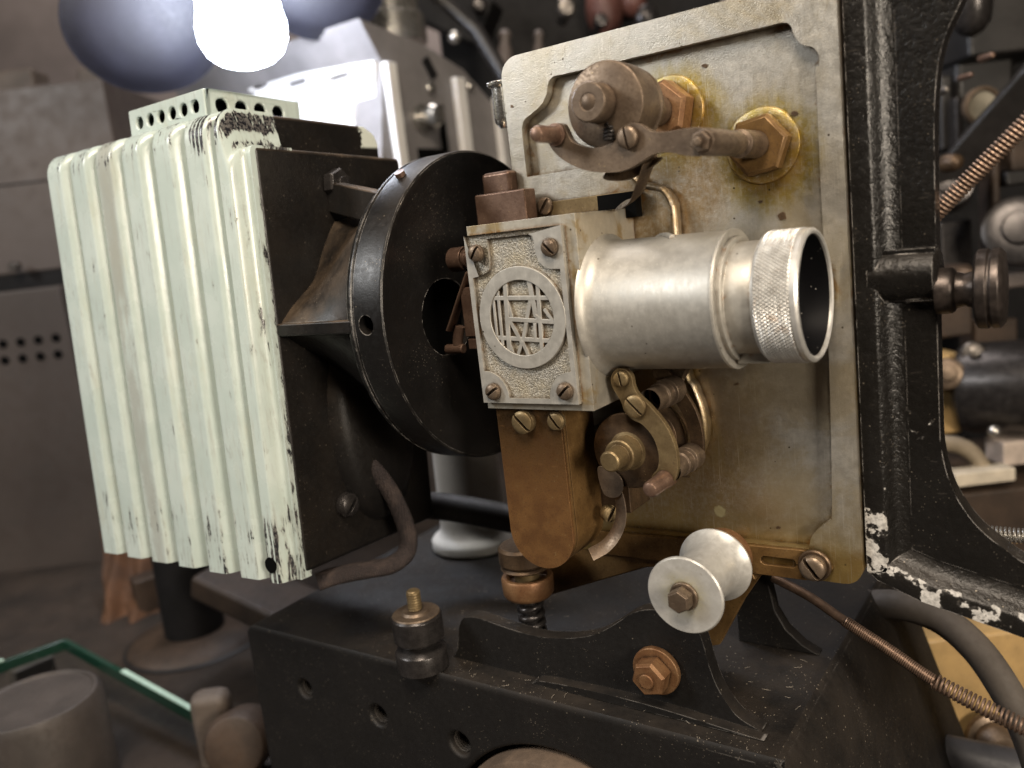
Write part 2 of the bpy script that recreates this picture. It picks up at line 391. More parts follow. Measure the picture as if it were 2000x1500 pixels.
    def build(s, name, mat, parent=None, bev=.35, ang=40, label=None, cut=None, segs=2):
        bmesh.ops.remove_doubles(s.bm, verts=s.bm.verts, dist=1e-4)
        bmesh.ops.recalc_face_normals(s.bm, faces=s.bm.faces)
        bmesh.ops.scale(s.bm, vec=(S, S, S), verts=s.bm.verts)
        me = bpy.data.meshes.new(name); s.bm.to_mesh(me); s.bm.free()
        me.shade_smooth(); me.set_sharp_from_angle(angle=math.radians(ang))
        me.materials.append(mat)
        o = bpy.data.objects.new(name, me); col.objects.link(o)
        if cut is not None: boolean(o, cut, ang)
        if parent is not None:
            o.parent = parent
            if parent.type == 'EMPTY': o.location = -parent.location
        if bev:
            b = o.modifiers.new('bevel', 'BEVEL'); b.width = bev*S; b.segments = segs; b.limit_method = 'ANGLE'
            b.angle_limit = math.radians(38); b.harden_normals = True; b.use_clamp_overlap = True
        if label: o['label'] = label
        return o

def boolean(o, cutter, ang):    # cut the cutter's volume out of o for good
    bm = cutter.bm; bmesh.ops.remove_doubles(bm, verts=bm.verts, dist=1e-4)
    bmesh.ops.recalc_face_normals(bm, faces=bm.faces); bmesh.ops.scale(bm, vec=(S, S, S), verts=bm.verts)
    me = bpy.data.meshes.new('cutter'); bm.to_mesh(me); bm.free()
    c = bpy.data.objects.new('cutter', me); col.objects.link(c)
    md = o.modifiers.new('cut', 'BOOLEAN'); md.object = c; md.operation = 'DIFFERENCE'; md.solver = 'EXACT'
    bpy.context.view_layer.update()
    dg = bpy.context.evaluated_depsgraph_get()
    new = bpy.data.meshes.new_from_object(o.evaluated_get(dg))
    o.modifiers.clear(); old = o.data; o.data = new; bpy.data.meshes.remove(old)
    bpy.data.objects.remove(c); bpy.data.meshes.remove(me)
    new.name = o.name; new.shade_smooth(); new.set_sharp_from_angle(angle=math.radians(ang))

def thing(name, label, cat, loc, group=None):
    o = bpy.data.objects.new(name, None); col.objects.link(o); o.location = Vector(loc)*S
    o.empty_display_size = .02; o['label'] = label; o['category'] = cat
    if group: o['group'] = group
    return o
def tag(o, label, cat, group=None):
    o['label'] = label; o['category'] = cat
    if group: o['group'] = group
    return o
def structure(o): o['kind'] = 'structure'; return o

def screw(c, ax, r, h, rot=0, mat=None, parent=None, name='slotted_screw', dome=.25, slot=.2):
    """slotted head: base disc and two D-shaped halves; ax points outwards"""
    d, u, w = basis(ax); c = Vector(c); b = MB()
    b.lathe(c, d, [(0, 0), (0, r), (h*.5, r), (h*.5, 0)], 32)
    cu = u*math.cos(rot)+w*math.sin(rot); cw = d.cross(cu)
    for sg in (1, -1):
        a0 = math.asin(slot)
        pts = [(math.cos(a0+(PI-2*a0)*i/14), math.sin(a0+(PI-2*a0)*i/14)) for i in range(15)]
        lays = []
        for t, k in ((h*.5, 1), (h*(1-dome), .98), (h*(1-dome*.3), .82), (h, .55)):
            lays.append([b.v(c+d*t+cu*(p[0]*r*k)+cw*(sg*(slot+(p[1]-slot)*k)*r)) for p in pts])
        for A, B in zip(lays, lays[1:]):
            for i in range(15): b.face([A[i-1], A[i], B[i], B[i-1]])
        b.face(lays[0]); b.face(lays[-1])
    return b.build(name, mat or M['bronze'], parent, bev=.12, ang=35)
def hexbolt(c, ax, r, h, rot=0, mat=None, parent=None, name='hex_bolt', washer=None, tip=0):
    d = Vector(ax).normalized(); c = Vector(c); b = MB(); t = 0
    if washer: b.cyl(c, c+d*washer[1], washer[0], ch=.4); t = washer[1]
    b.hexa(c+d*t, c+d*(t+h), r, rot)
    if tip: b.cyl(c+d*(t+h*.9), c+d*(t+h+tip), r*.42, 24, ch=.4)
    return b.build(name, mat or M['bronze'], parent, bev=.3, ang=25)

# ------------------------------------------------------------------ the projector
PJ = thing('film_projector', 'old cine projector with ribbed mint lamp house and aluminium film plate on black iron base', 'film projector', (-90, 60, -330))

# ---- aluminium plate
outer = arc(86, -124, 8, -90, 0, 6)+arc(87, 112, 7, 0, 90, 6)+arc(-55, 109.5, 9.5, 90, 180, 8)+[(-64.2, 60), (-64, -110)]+arc(-58, -126, 6, 180, 270, 4)
S1 = catmull([(85, 86), (84.6, 40), (84.4, -30), (82.6, -95), (81, -103), (76, -108), (73, -112), (71.5, -117.5)], 5)
S2 = catmull([(86.2, 86), (86.4, 89.5), (84.5, 93.2), (80, 95.5), (77.5, 99), (76, 103.5), (73, 105.2), (66, 105.3)], 6)
S3 = [(0, 105.3)]+[tuple(p) for p in catmull([(-30, 105.3), (-35.5, 105.2), (-38.5, 102.5), (-40, 98), (-44, 93.5), (-50, 90.5), (-54, 88.5), (-55.8, 85), (-56, 80)], 6)]
pad = [(-56, 61.5), (-8, 61.5)]+[tuple(p) for p in catmull([(-2, 60), (2, 54), (6, 50), (12, 49), (17, 46.5), (20.5, 41), (21.3, 34), (21, 0), (21, -36), (24, -44), (27.5, -56), (27.5, -68), (22, -80), (12, -87), (-2, -92), (-22, -94), (-26, -100), (-26, -112)], 6)]+[(-26, -119)]
inner = [tuple(p) for p in S1][::-1]+[tuple(p) for p in S2]+S3+pad
b = MB(); b.prism([outer, inner], 'y', -5.5, 1.0)
plate = b.build('rim_frame', M['alu_cast'], None, bev=.7, ang=35, segs=3)
b = MB(); b.prism([[(x*.999+.01, z*.999) for x, z in outer]], 'y', 0, 11)
mech = b.build('mechanism_plate', M['alu_cast'], PJ, bev=.5)
plate.parent = mech
# raised bead round the lens pad
bead = MB(); bp = [tuple(p) for p in catmull([(-6, 60.2), (2, 54), (6, 50), (12, 48.3), (16.5, 46), (19.5, 40), (20.3, 34), (20, 0), (20, -36), (23, -44), (26.5, -56), (26.5, -68), (21, -79)], 6)]
bead.tube([(x, -5.2, z) for x, z in bp], 2.3, 10, ry=1.6); bead.build('cast_bead', M['alu_cast'], mech, bev=0)

# stud bosses with hex nuts
for (cx, cz, r, rot) in ((20, 80, 13.0, .3), (60.3, 59.2, 13.2, .15)):
    b = MB(); b.lathe((cx, .5, cz), (0, -1, 0), [(0, r+3.2), (1.4, r+2.4), (2.0, r+.6), (2.2, r-4)], 48); b.build('nut_boss', M['alu_cast'], mech, bev=.2)
    hexbolt((cx, -2, cz), (0, -1, 0), r, 11 if cx < 40 else 6.5, rot, M['rust'] if cx < 40 else M['amber'], mech, 'hex_nut')
# brass latch strip along the bottom with slotted end and its screw
b = MB(); b.prism([[(-40, -120.3), (69, -117.8), (80, -120.5), (82, -125), (79, -130), (70, -132), (-40, -132.5)], rrect(50, 66, -126.8, -122.8, 1.9, 4)], 'y', -7.6, -5.0)
latch = b.build('latch_strip', M['amber'], PJ, bev=.4)
b = MB(); b.cyl((74.5, -7.0, -124), (74.5, -9.2, -124), 7.2, ch=.5); b.build('washer', M['bronze_dark'], latch, bev=0)
screw((74.5, -9.0, -124), (0, -1, 0), 5.6, 5, 2.2, M['bronze'], latch, slot=.16)
# dark brass strip above the lens block
b = MB(); b.box(-52, 5, -7.2, -5.2, 38, 48); strip = b.build('guide_strip', M['brass'], PJ, bev=.3)
screw((-45.8, -7, 46.2), (0, -1, 0), 4.2, 2.6, .9, M['bronze'], strip)
b = MB(); b.box(-14, 5.5, -13, -7.1, 36, 47.5); b.build('slot_recess', M['void'], strip, bev=.2)

# oil cup on the left edge
b = MB(); b.lathe((-73.5, 6, 88), (0, 0, 1), [(0, 0), (.3, 2.4), (3, 4.6), (6, 5), (20, 4.6), (21, 6.6), (22.6, 6.8), (23, 6), (23, 0)], 32)
b.cyl((-73, 6, 97), (-63, 6, 97), 2.2, 16); b.build('oil_cup', M['chrome'], mech, bev=.2)

# ---- lens block with its cover
b = MB(); b.box(-56.4, 0, -59, -2, -43.5, 40.3)
b.prism([[(-14, 0), (0, 0), (0, -1)]], 'z', -20, -19)      # tiny rib under the cover lip
cutm = MB(); cutm.prism([[(-30, -44.5), (0.6, -44.5), (0.6, -30), (-4, -36)]], 'y', -34, 0)
block = b.build('lens_block', M['alu_box'], PJ, bev=1.1, cut=cutm, segs=3)
cover_out = [(-56.0, -40), (-5.2, -40), (-5.2, 36.2), (-56.0, 36.2)]
W = 2.3
xl, xr, zb, zt = -56.0+W, -5.2-W, -40+W, 36.2-W
def corner(cx, cz, sx, sz, r, n=7):   # concave corner boss outline
    return [(cx+sx*r*math.cos(t), cz+sz*r*math.sin(t)) for t in [PI/2*i/n for i in range(n+1)]]
rec = []
rec += corner(xl, zb, 1, 1, 12.5)                    # bottom left, quarter boss
rec += [(xl, zt-16.5), (xl+3.5, zt-16.0)]+[tuple(p) for p in catmull([(xl+3.5, zt-16.0), (xl+8, zt-14.5), (xl+10, zt-11.5), (xl+10.2, zt-2)], 5)]+[(xl+10.2, zt)]
rec += [(xr-14, zt)]+[tuple(p) for p in catmull([(xr-14, zt), (xr-12, zt-1.5), (xr-11.6, zt-7), (xr-10, zt-12), (xr-6, zt-15), (xr-1, zt-15.6)], 5)]+[(xr, zt-15.6)]
rec += corner(xr, zb, -1, 1, 12)[::-1]
b = MB(); b.prism([cover_out, rec], 'y', -62.4, -60.0)
b2 = MB(); b2.prism([cover_out], 'y', -60.6, -58.8)
cover = b2.build('cover_plate', M['pebble'], block, bev=.3)
# (thing > part > sub-part: the raised frame stays inside the cover's own mesh)
fr = b.build('cover_frame', M['alu'], block, bev=.5, segs=3)
for (x, z, rot) in ((-49.4, 28.2, .95), (-11.0, 27.6, 2.3), (-49.2, -34.6, .6), (-10.9, -34.0, .75)):
    screw((x, -62.3, z), (0, -1, 0), 3.9, 3.4, rot, M['bronze'], block, 'cover_screw', .6, .17)
# emblem: flat ring with crossing bars in relief
ec = (-29.8, -1.6); R0, R1 = 22.6, 16.6
b = MB(); b.prism([circ(ec[0], ec[1], R0, 64), circ(ec[0], ec[1], R1, 64)], 'y', -62.6, -60)
def ez(px, py):                 # enlarged photo pixels of the emblem -> plate coordinates
    return Vector((ec[0]+(px-495-(py-715)*.135)*R0/322, ec[1]-(py-715+(px-495)*.10)*R0/390))
bars = [((250, 560), (292, 905), 9), ((292, 500), (340, 960), 10), ((352, 440), (392, 1020), 15), ((545, 405), (600, 705), 15), ((608, 455), (672, 985), 13), ((250, 560), (700, 548), 13), ((280, 902), (715, 882), 13), ((375, 730), (760, 735), 13),
        ((372, 570), (420, 720), 10), ((405, 740), (500, 905), 11), ((555, 560), (505, 900), 12), ((505, 880), (470, 1040), 10), ((500, 890), (560, 1035), 10), ((590, 690), (640, 725), 10), ((590, 750), (600, 890), 10), ((395, 895), (430, 1020), 9), ((655, 640), (735, 740), 9)]
for (p, q, w) in bars:
    P0, P1 = ez(*p), ez(*q); d2 = (P1-P0).normalized(); nn = Vector((-d2.y, d2.x)); hw = w*R0/285
    pts = []
    def clip(P):
        v = P-Vector(ec); l = v.length
        return Vector(ec)+v*min(1, (R1+.4)/l)
    P0, P1 = clip(P0), clip(P1)
    b.prism([[tuple(P0-nn*hw), tuple(P1-nn*hw), tuple(P1+nn*hw), tuple(P0+nn*hw)]], 'y', -62.1-random.random()*.25, -60.2)
b.build('emblem', M['alu'], block, bev=.3)

# ---- lens barrel
LA = (-33, -1.5)
b = MB(); b.lathe((-1, LA[0], LA[1]), (1, 0, 0), [(0, 32), (1.2, 31.6), (2.4, 30.2), (4.2, 29.0), (7, 28.4), (56.3, 28.1), (57.2, 28.6), (58.4, 28.4), (58.4, 25.4)], 96)
hp = []
for i in range(15):             # raised helical cam on top
    t = i/14; a = math.radians(125-50*t); hp.append((12+22*t, LA[0]-28.2*math.cos(a)*1.0, LA[1]+28.2*math.sin(a)))
b.tube(hp, 1.5, 10)
barrel = b.build('lens_barrel', M['alu'], PJ, bev=.25)
b = MB(); b.lathe((55, LA[0], LA[1]), (1, 0, 0), [(0, 25.2), (4.2, 25.2), (4.6, 23.0), (15.5, 22.8), (17, 22), (19, 22)], 96)
b.box(58, 71, LA[0]-8, LA[0]-4, LA[1]-25.2, LA[1]-21)
b.build('focus_tube', M['alu'], barrel, bev=.25)
b = MB(); RK = 26.0; NX, NA = 54, 108*6; rows = []
b.lathe((70.6, LA[0], LA[1]), (1, 0, 0), [(0, 22), (0, 25.0), (.5, 25.6), (.9, 25.75)], NA)
def tri(x): x -= math.floor(x); return 1-abs(2*x-1)
X0, X1 = 71.5, 85.3
for i in range(NX+1):
    x = X0+(X1-X0)*i/NX; ring = []
    for k in range(NA):
        a = 108*k/NA; e = min(1, i/2, (NX-i)/2)
        h = min(tri(a+(x-X0)/2.2), tri(a-(x-X0)/2.2))*.75*e
        th = 2*PI*k/NA; r = RK-.25+h-.2
        ring.append(b.v((x, LA[0]+r*math.cos(th), LA[1]+r*math.sin(th))))
    rows.append(ring)
for A, B in zip(rows, rows[1:]):
    for k in range(NA): b.face([A[k-1], A[k], B[k], B[k-1]])
b.lathe((85.3, LA[0], LA[1]), (1, 0, 0), [(0, 25.55), (.4, 25.9), (2.2, 25.9), (3.0, 25.2), (3.2, 24.4), (2.6, 23.6), (-6, 23.2)], 96)
ring_o = b.build('knurled_focus_ring', M['alu_clean'], barrel, bev=0, ang=28)
b = MB(); b.lathe((87, LA[0], LA[1]), (-1, 0, 0), [(0, 23.35), (14, 22.6), (18, 20), (30, 17.5), (31, 0)], 64)
b.build('lens_bore', M['bore'], barrel, bev=0)
b = MB(); b.lathe((60, LA[0], LA[1]), (1, 0, 0), [(0, 17.2), (1.5, 14), (3.2, 8), (3.8, 0)], 48)
gn = NT('coated_lens_glass'); gn.set((.01, .01, .014), .04, 0, None, .6); b.build('lens_glass', gn.m, barrel, bev=0)

# ---- upper film roller on its stud
ux, uz = 20, 79.7
b = MB()
b.lathe((ux, -2, uz), (0, -1, 0), [(6, 0), (6, 6.4), (20, 6.4), (20, 7.6), (34, 7.6), (38.5, 7.6), (38.5, 13.5), (39, 15.4), (40.4, 15.6), (41, 15.2), (41.6, 14.9), (44, 14.9), (45, 16.2), (58.6, 16.6), (60, 16.4), (60.4, 15.6), (60.4, 5)], 72)
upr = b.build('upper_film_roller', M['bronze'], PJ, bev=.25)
b = MB(); b.lathe((ux-2.2, -60, uz+1.0), (0, -1, 0), [(0, 9), (1, 9), (1, 7.6), (10.4, 7.6), (11.2, 7.0), (11.3, 3.4), (10.9, 3.3), (11.6, 1.6), (11.8, 0)], 48)
b.build('roller_hub', M['bronze'], upr, bev=.15)
b = MB(); b.helix([(ux+1, -60.5, uz-8), (ux+1, -63, uz-14)], 2.2, .6, 1.6); b.build('coil_spring', M['steel_black'], upr, bev=0)
# crescent lever below it
up = [(-4.6, 75.2), (0.5, 75.8), (2.2, 73.5), (4.5, 68.5), (9.5, 65.6), (15, 64.2), (20.5, 64.6), (25.5, 66.8), (27.2, 70), (31, 71), (34.8, 70), (39.5, 66.6), (45, 65.6), (52, 65.5), (57.5, 65.2), (62, 63.5), (64, 60.2), (62.2, 56.6), (57.5, 54.9), (51.5, 56), (45.5, 58), (39.5, 58.3), (34.5, 56.5), (27, 54.0), (18, 54.2), (8, 56.8), (-1, 62.2), (-5.8, 68), (-6.6, 72.6)]
b = MB(); b.prism([[tuple(p) for p in catmull(up, 4, True)]], 'y', -63.2, -59.6)
ulev = b.build('crescent_lever', M['bronze'], PJ, bev=.7, segs=3)
b = MB(); b.lathe((-2.4, -60, 71.9), (0, -1, 0), [(0, 4.6), (4.4, 4.5), (4.6, 3.4), (17, 3.3), (18.4, 2.7), (18.9, 1.6), (19, 0)], 32); b.build('pin', M['copper'], ulev, bev=.1)
screw((29.8, -63, 65.8), (0, -1, 0), 4.3, 3.6, 1.72, M['bronze'], ulev, slot=.13)
b = MB(); b.lathe((60, -64.5, 59.6), (0, 1, 0), [(-1.5, 0), (-1.2, 4.2), (.6, 4.6), (2, 5.0), (33, 4.8), (33.5, 4.2), (36, 4.2), (36.5, 5.6), (57, 5.6), (57, 0)], 40)
b.build('lever_stud', M['bronze'], ulev, bev=.2)
hexbolt((59.6, -65.5, 59.6), (0, -1, 0), 4.0, 2.2, .2, M['bronze'], ulev, 'stud_nut', None, 2.4)
b = MB(); lf = [(34, -55, 57), (27, -48, 50.5), (20, -40, 45), (11, -30, 42.5), (3, -22, 41.8)]
b.tube([tuple(p) for p in catmull(lf, 5)], .8, 8, ry=4.2, flat=(0, 1, 0)); b.build('leaf_spring', M['bronze_dark'], ulev, bev=0)
b = MB(); b.prism([[tuple(p) for p in catmull([(12, 52.5), (22, 50.6), (33, 54), (38, 57.5), (27, 57), (16, 56)], 4, True)]], 'y', -54, -52); b.build('shadow_lever', M['bronze_dark'], ulev, bev=.3)

# ---- lower sprocket with its guide levers
b = MB(); b.lathe((5.5, -1, -65.5), (0, -1, 0), [(0, 13), (14, 13), (14, 17), (17, 17.4), (18, 13), (37, 13), (38, 17), (41, 17.4), (41.6, 16.6), (41.6, 5)], 64)
spk = b.build('lower_sprocket', M['bronze_dark'], PJ, bev=.3)
b = MB(); b.lathe((5.5, -40, -65.5), (0, -1, 0), [(0, 10), (2.2, 10), (2.6, 8.8), (3, 7.4), (10.5, 7.2), (11, 6.6), (11, 5), (19.5, 4.7), (20.2, 4.0), (20.3, 0)], 40); b.build('sprocket_hub', M['brass'], spk, bev=.15)
lev = [(3.6, -30.5), (6.5, -27.4), (10.5, -27.6), (13.2, -30.5), (13.8, -35), (15.5, -38.5), (21.5, -44.5), (27.0, -51.5), (30.5, -60), (31.2, -69), (29.5, -75.5), (25, -78.8), (20, -78.6), (18.6, -75), (21.8, -71), (22.8, -64.5), (21, -57.5), (16.6, -52.0), (11.5, -49.5), (8.2, -46), (7.2, -42), (4.6, -37.5), (3.2, -34)]
b = MB(); b.prism([[tuple(p) for p in catmull(lev, 4, True)]], 'y', -47.4, -44.6)
llev = b.build('guide_lever', M['brass'], PJ, bev=.6, segs=3)
screw((8.6, -47.2, -31.6), (0, -1, 0), 3.5, 2.4, 1.75, M['brass'], llev, slot=.14)
screw((14.1, -47.2, -43.6), (0, -1, 0), 5.0, 2.6, 2.35, M['brass'], llev, slot=.1)
b = MB(); b.lathe((24.6, -44, -75.8), (0, -1, 0), [(-1, 4.2), (4, 4.1), (5, 3.7), (17, 3.6), (18.4, 2.9), (18.9, 1.7), (19, 0)], 32); b.build('pin', M['copper'], llev, bev=.1)
for (x, z, r) in ((26.5, -72.5, 6.0), (19.5, -42, 6.4)):
    b = MB(); b.lathe((x, -45, z), (0, 1, 0), [(0, r*.8), (9, r*.8), (9.4, r*.92), (11.5, r*.92), (12, r*.75), (16, r*.75), (16.4, r), (25, r), (26, r*.8), (30, r*.6), (30, 0)], 36); b.build('guide_roller_pad', M['bronze'], llev, bev=.2)
rl = [(14, -28), (18.5, -34), (24, -41.5), (29.2, -50), (32, -60), (32, -70), (30.2, -76), (27, -75), (26.4, -68), (25, -58), (21, -49), (15.5, -41), (10, -35)]
b = MB(); b.prism([[tuple(p) for p in catmull(rl, 4, True)]], 'y', -21, -18.6); rlev = b.build('rear_guide_lever', M['bronze_dark'], PJ, bev=.4)
b = MB(); b.obox((21, -16, -34), Vector((.85, 0, -.5)), Vector((0, 1, 0)), Vector((.5, 0, .85)), 4, 3, 7); b.build('lever_block', M['bronze'], rlev, bev=.4)

# ---- bronze film chute under the lens block
def chute_loop(xl, xr, zt, zb_):
    r = (xr-xl)/2; return [(xr, zt), (xl, zt)]+[tuple(p) for p in arc((xl+xr)/2, zb_+r*1.12, r, 180, 360, 24)]
cl = [(x, z if z > -60 else z) for x, z in chute_loop(-54, -19.2, -43.4, -123.2)]
b = MB(); b.prism([cl], 'y', -56.2, -54.4)
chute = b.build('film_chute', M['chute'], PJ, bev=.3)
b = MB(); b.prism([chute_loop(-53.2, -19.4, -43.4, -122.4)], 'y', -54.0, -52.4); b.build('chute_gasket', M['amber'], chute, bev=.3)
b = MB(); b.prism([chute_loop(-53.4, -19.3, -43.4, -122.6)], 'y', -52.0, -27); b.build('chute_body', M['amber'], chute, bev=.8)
screw((-37.8, -56, -49.6), (0, -1, 0), 5.4, 5.0, 2.35, M['brass'], chute, 'chute_screw', .15, .13)
screw((-21, -56, -49.0), (0, -1, 0), 4.4, 3.2, 2.2, M['brass'], chute, 'chute_screw', .5, .15)
b = MB(); b.box(-57.5, -54.2, -50, -46, -58, -42); b.build('side_tab', M['alu'], chute, bev=.3)
cp = [(-6.6, -38, -76), (-3.5, -41.5, -81.5), (-1.2, -42, -88), (-1.8, -41, -97), (-4.5, -42, -105), (-9, -45, -111), (-15, -49, -114.5)]
b = MB(); b.tube([tuple(p) for p in catmull(cp, 5)], .6, 10, ry=3.6, flat=(.75, -.5, 0)); clip = b.build('spring_clip', M['bronze'], PJ, bev=0)
b = MB(); b.prism([[tuple(p) for p in catmull([(-10, -74), (-4, -74), (1, -77), (2.4, -82), (-1, -87), (-8, -86)], 5, True)]], 'y', -44, -43.2); b.build('clip_tongue', M['bronze'], clip, bev=.2)
screw((-11.5, -36, -98), (.8, -.6, 0), 4, 4, 1, M['brass'], clip)
b = MB(); b.box(-27, -4, -27, -6, -101, -62); b.build('clip_block', M['bronze_dark'], clip, bev=.6)

# ---- bronze bracket, knurled levelling screw
b = MB(); b.prism([[(-78, -131.8), (44, -131.8), (46, -137), (10, -134.5), (-10, -138), (-40, -150), (-72, -163), (-80, -158)]], 'y', -4.6, 14)
brk = b.build('bronze_bracket', M['amber'], PJ, bev=1.0)
kc = (-72.5, -22)
def knurl(mb, z0, z1, r, teeth=64):
    mb.lathe((kc[0], kc[1], z0), (0, 0, 1), [(0, 0), (0, r-1.2), (1.2, r-.2), (1.4, r), (z1-z0-1.4, r), (z1-z0-1.2, r-.2), (z1-z0, r-1.4), (z1-z0, 0)], teeth)
b = MB(); knurl(b, -136.5, -126, 13.8); knurl(b, -139.4, -137, 13.4); lk = b.build('levelling_knob', M['bronze_dark'], PJ, bev=.2)
b = MB(); b.cyl((kc[0], kc[1], -147), (kc[0], kc[1], -138), 6.6, 32); b.build('knob_stem', M['brass'], lk, bev=.2)
b = MB(); b.lathe((kc[0], kc[1], -155.5), (0, 0, 1), [(0, 0), (0, 10), (1, 12.4), (3, 13.6), (11, 13.9), (12.2, 13.2), (12.2, 11), (9, 10.5), (9, 0)], 64); b.build('lower_nut', M['rust'], lk, bev=.2)
b = MB(); b.helix([(kc[0], kc[1], -190), (kc[0], kc[1], -153)], 6.0, 1.8, 5.2, 10); b.cyl((kc[0], kc[1], -190), (kc[0], kc[1], -148), 4.5, 24); b.build('screw_spring', M['steel_black'], lk, bev=0)
screw((-52, -31, -178), (0, -1, 0), 7, 5, 1.6, M['brass'], brk)

# ---- white guide roller on a bronze arm
b = MB(); b.lathe((36.0, -62, -121.2), (0, 1, 0), [(0, 3), (0, 16.4), (.8, 17.0), (1.8, 16.9), (3.2, 15.6), (6, 13.4), (9, 12.6), (14, 12.2), (22, 12.2), (27, 12.7), (30, 13.6), (33, 15.8), (34.2, 17.0), (35.2, 17.0), (35.8, 16.2), (35.8, 3)], 72)
rol = b.build('guide_roller', M['spool'], PJ, bev=.2)
hexbolt((36.0, -61, -121.2), (0, -1, 0), 5.2, 6.0, .5, M['bronze'], rol, 'hex_bolt', (6.3, 2.2))
b = MB(); b.cyl((36, -28, -121.2), (36, 6, -121.2), 4.5, 24); b.cyl((36, -22, -121.2), (36, -14, -121.2), 13, 40, ch=.6); b.build('roller_axle', M['rust'], rol, bev=.2)
b = MB(); b.prism([[(12, -131), (50, -131), (44, -140), (36, -152), (22, -178), (14, -181), (10, -170)]], 'y', 4, 8); arm = b.build('roller_arm', M['amber'], PJ, bev=.5)

# ---- copper slide blocks left of the plate, thumb screw and latch lever
b = MB(); b.box(-79, -49, -20, -10, 37, 55.5); sl = b.build('slide_block', M['copper'], PJ, bev=.8)
b = MB(); b.box(-79.5, -62, -12, 0, 52, 66); b.build('upper_slide_block', M['copper'], sl, bev=2.0)
b = MB(); b.lathe((-56.2, -37, 25.6), (-1, 0, 0), [(0, 4), (14, 4), (14, 5.2), (15.5, 5.2), (15.5, 4.4), (17, 4.4), (17, 5.2), (18.6, 5.2), (18.6, 4.6), (19.6, 4.6), (19.6, 5.9), (27.4, 5.9), (28, 5.4), (28, 0)], 36)
ts = b.build('thumb_screw', M['copper'], PJ, bev=.25)
b = MB(); b.box(-84.6, -82.6, -37.8, -36.2, 20.5, 30.8); b.build('screw_slot', M['void'], ts, bev=0)
b = MB(); b.tube([(-72, -40, 19), (-77, -40, 11), (-84, -40, -1), (-88.5, -40, -8.5)], 1.2, 14, ry=3.4, flat=(0, 1, 0))
ll = b.build('latch_lever', M['copper'], PJ, bev=0)
b = MB(); b.tube([(-84, -38, -7), (-86, -38, -13), (-87, -38, -19)], 2.0, 14, ry=3.0); b.cyl((-83, -38, -18.5), (-94, -38, -18.5), 2.5, 20, ch=.5); b.build('lever_pin', M['copper'], ll, bev=0)
b = MB(); b.box(-78, -56.6, -42, -38, -12, 12); b.box(-76, -56.6, -43, -36, -18, -13); b.build('gate_edge', M['copper'], ll, bev=.4)

# ---- shutter drum
DC = (-3.0, -1.0); RD = 81.0
b = MB(); b.lathe((-113, DC[0], DC[1]), (1, 0, 0), [(0, 0), (0, 72), (-2.5, 74), (-2.5, 79.5), (0, RD-.6), (.6, RD), (1.4, RD), (2.0, RD-.9), (2.8, RD-.9), (3.2, RD-.1), (19.6, RD), (20.6, RD-.3), (21.2, RD-1.0), (21.2, RD-2.4), (20.4, RD-4), (20.4, 60), (20.4, 0)], 160)
c = MB(); c.cyl((-100, -36, -2.6), (-80, -36, -2.6), 19.5, 64)
c.lathe((-102.5, -92, 1.0), (0, 1, 0), [(0, 0), (0, 4.6), (6, 4.6), (16, 4.6), (16, 0)], 40)
drum = b.build('shutter_housing', M['black'], PJ, bev=0, ang=30, cut=c)
b = MB(); b.cyl((-101, -36, -2.6), (-99, -36, -2.6), 19, 48); b.build('shutter_opening', M['void'], drum, bev=0)
b = MB(); b.cyl((-103.0, -45, 68.6), (-103, -46.2, 70.6), 2.6, 20); b.build('oil_plug', M['copper'], drum, bev=0)

# ---- lamp house, tilted 3 degrees about the optical axis
TILT = Matrix.Translation((0, -85, 0)) @ Matrix.Rotation(math.radians(-3.0), 4, 'X') @ Matrix.Translation((0, 85, 0))
b = MB(); b.box(-345, -165, -84.5, 22, -128, 92); b.prism([[(-73, 90), (17.5, 90), (17.5, 101), (14.5, 108), (8, 111.3), (-73, 111.3)]], 'x', -345, -177)
lh = b.xf(TILT).build('lamp_house', M['black_lamp'], PJ, bev=3.0, segs=4)
# ribbed mint panel
starts = [-342.5, -316.0, -289.4, -262.8, -234.0, -206.2, -181.2]; ends = starts[1:]+[-165]
def ribp(x):
    for a, e in zip(starts, ends):
        if a <= x < e:
            p = (x-a)/(26.8 if a < -190 else 14.5)
            if p < .04: return p/.04*.8
            if p < .10: return .8+.2*math.sin((p-.04)/.06*PI/2)
            if p < .58: return 1.0-.05*((p-.10)/.48)
            if p < .84: t = (p-.58)/.26; return .95*(1-(t*t*(3-2*t)))
            return 0
    return 0
xs = sorted(set([-344.5+.75*i for i in range(241)]+[a+d for a in starts for d in (.3, .9, 1.6, 2.3)]))
xs = [x for x in xs if x <= -166.2]+[-165.6]
AMP = 9.0; ZT, ZB = 112.0, -131.0
b = MB(); wear = []; groove = []; prevcol = None; bm = b.bm; cols = []
for x in xs:
    p = ribp(x); zt = ZT-(19.5*max(0, min(1, (x+177)/4))); zbx = ZB-1.2+.02*(x+250)
    c_ = []; out = 3+AMP*p
    R_ = 13.0
    # from the back of the flat top, over the rounded shoulder, down the front and back under
    pth = [(-60, zt), (-76, zt)]
    for k in range(9):
        a = PI/2*k/8; pth.append((-84-(out)*math.sin(a)+0, zt-(R_*(.35+.65*p))*(1-math.cos(a))))
    zz = pth[-1][1]
    for k in range(1, 40): pth.append((-84-out, zz+(zbx-zz)*k/39))
    pth += [(-80, zbx)]
    c_ = [b.v((x, y, z)) for y, z in pth]; cols.append((x, p, c_, pth))
    if prevcol:
        for i in range(len(c_)-1): b.face([prevcol[i], prevcol[i+1], c_[i+1], c_[i]])
    prevcol = c_
b.face(cols[-1][2]); b.face(cols[0][2][::-1])
data = []
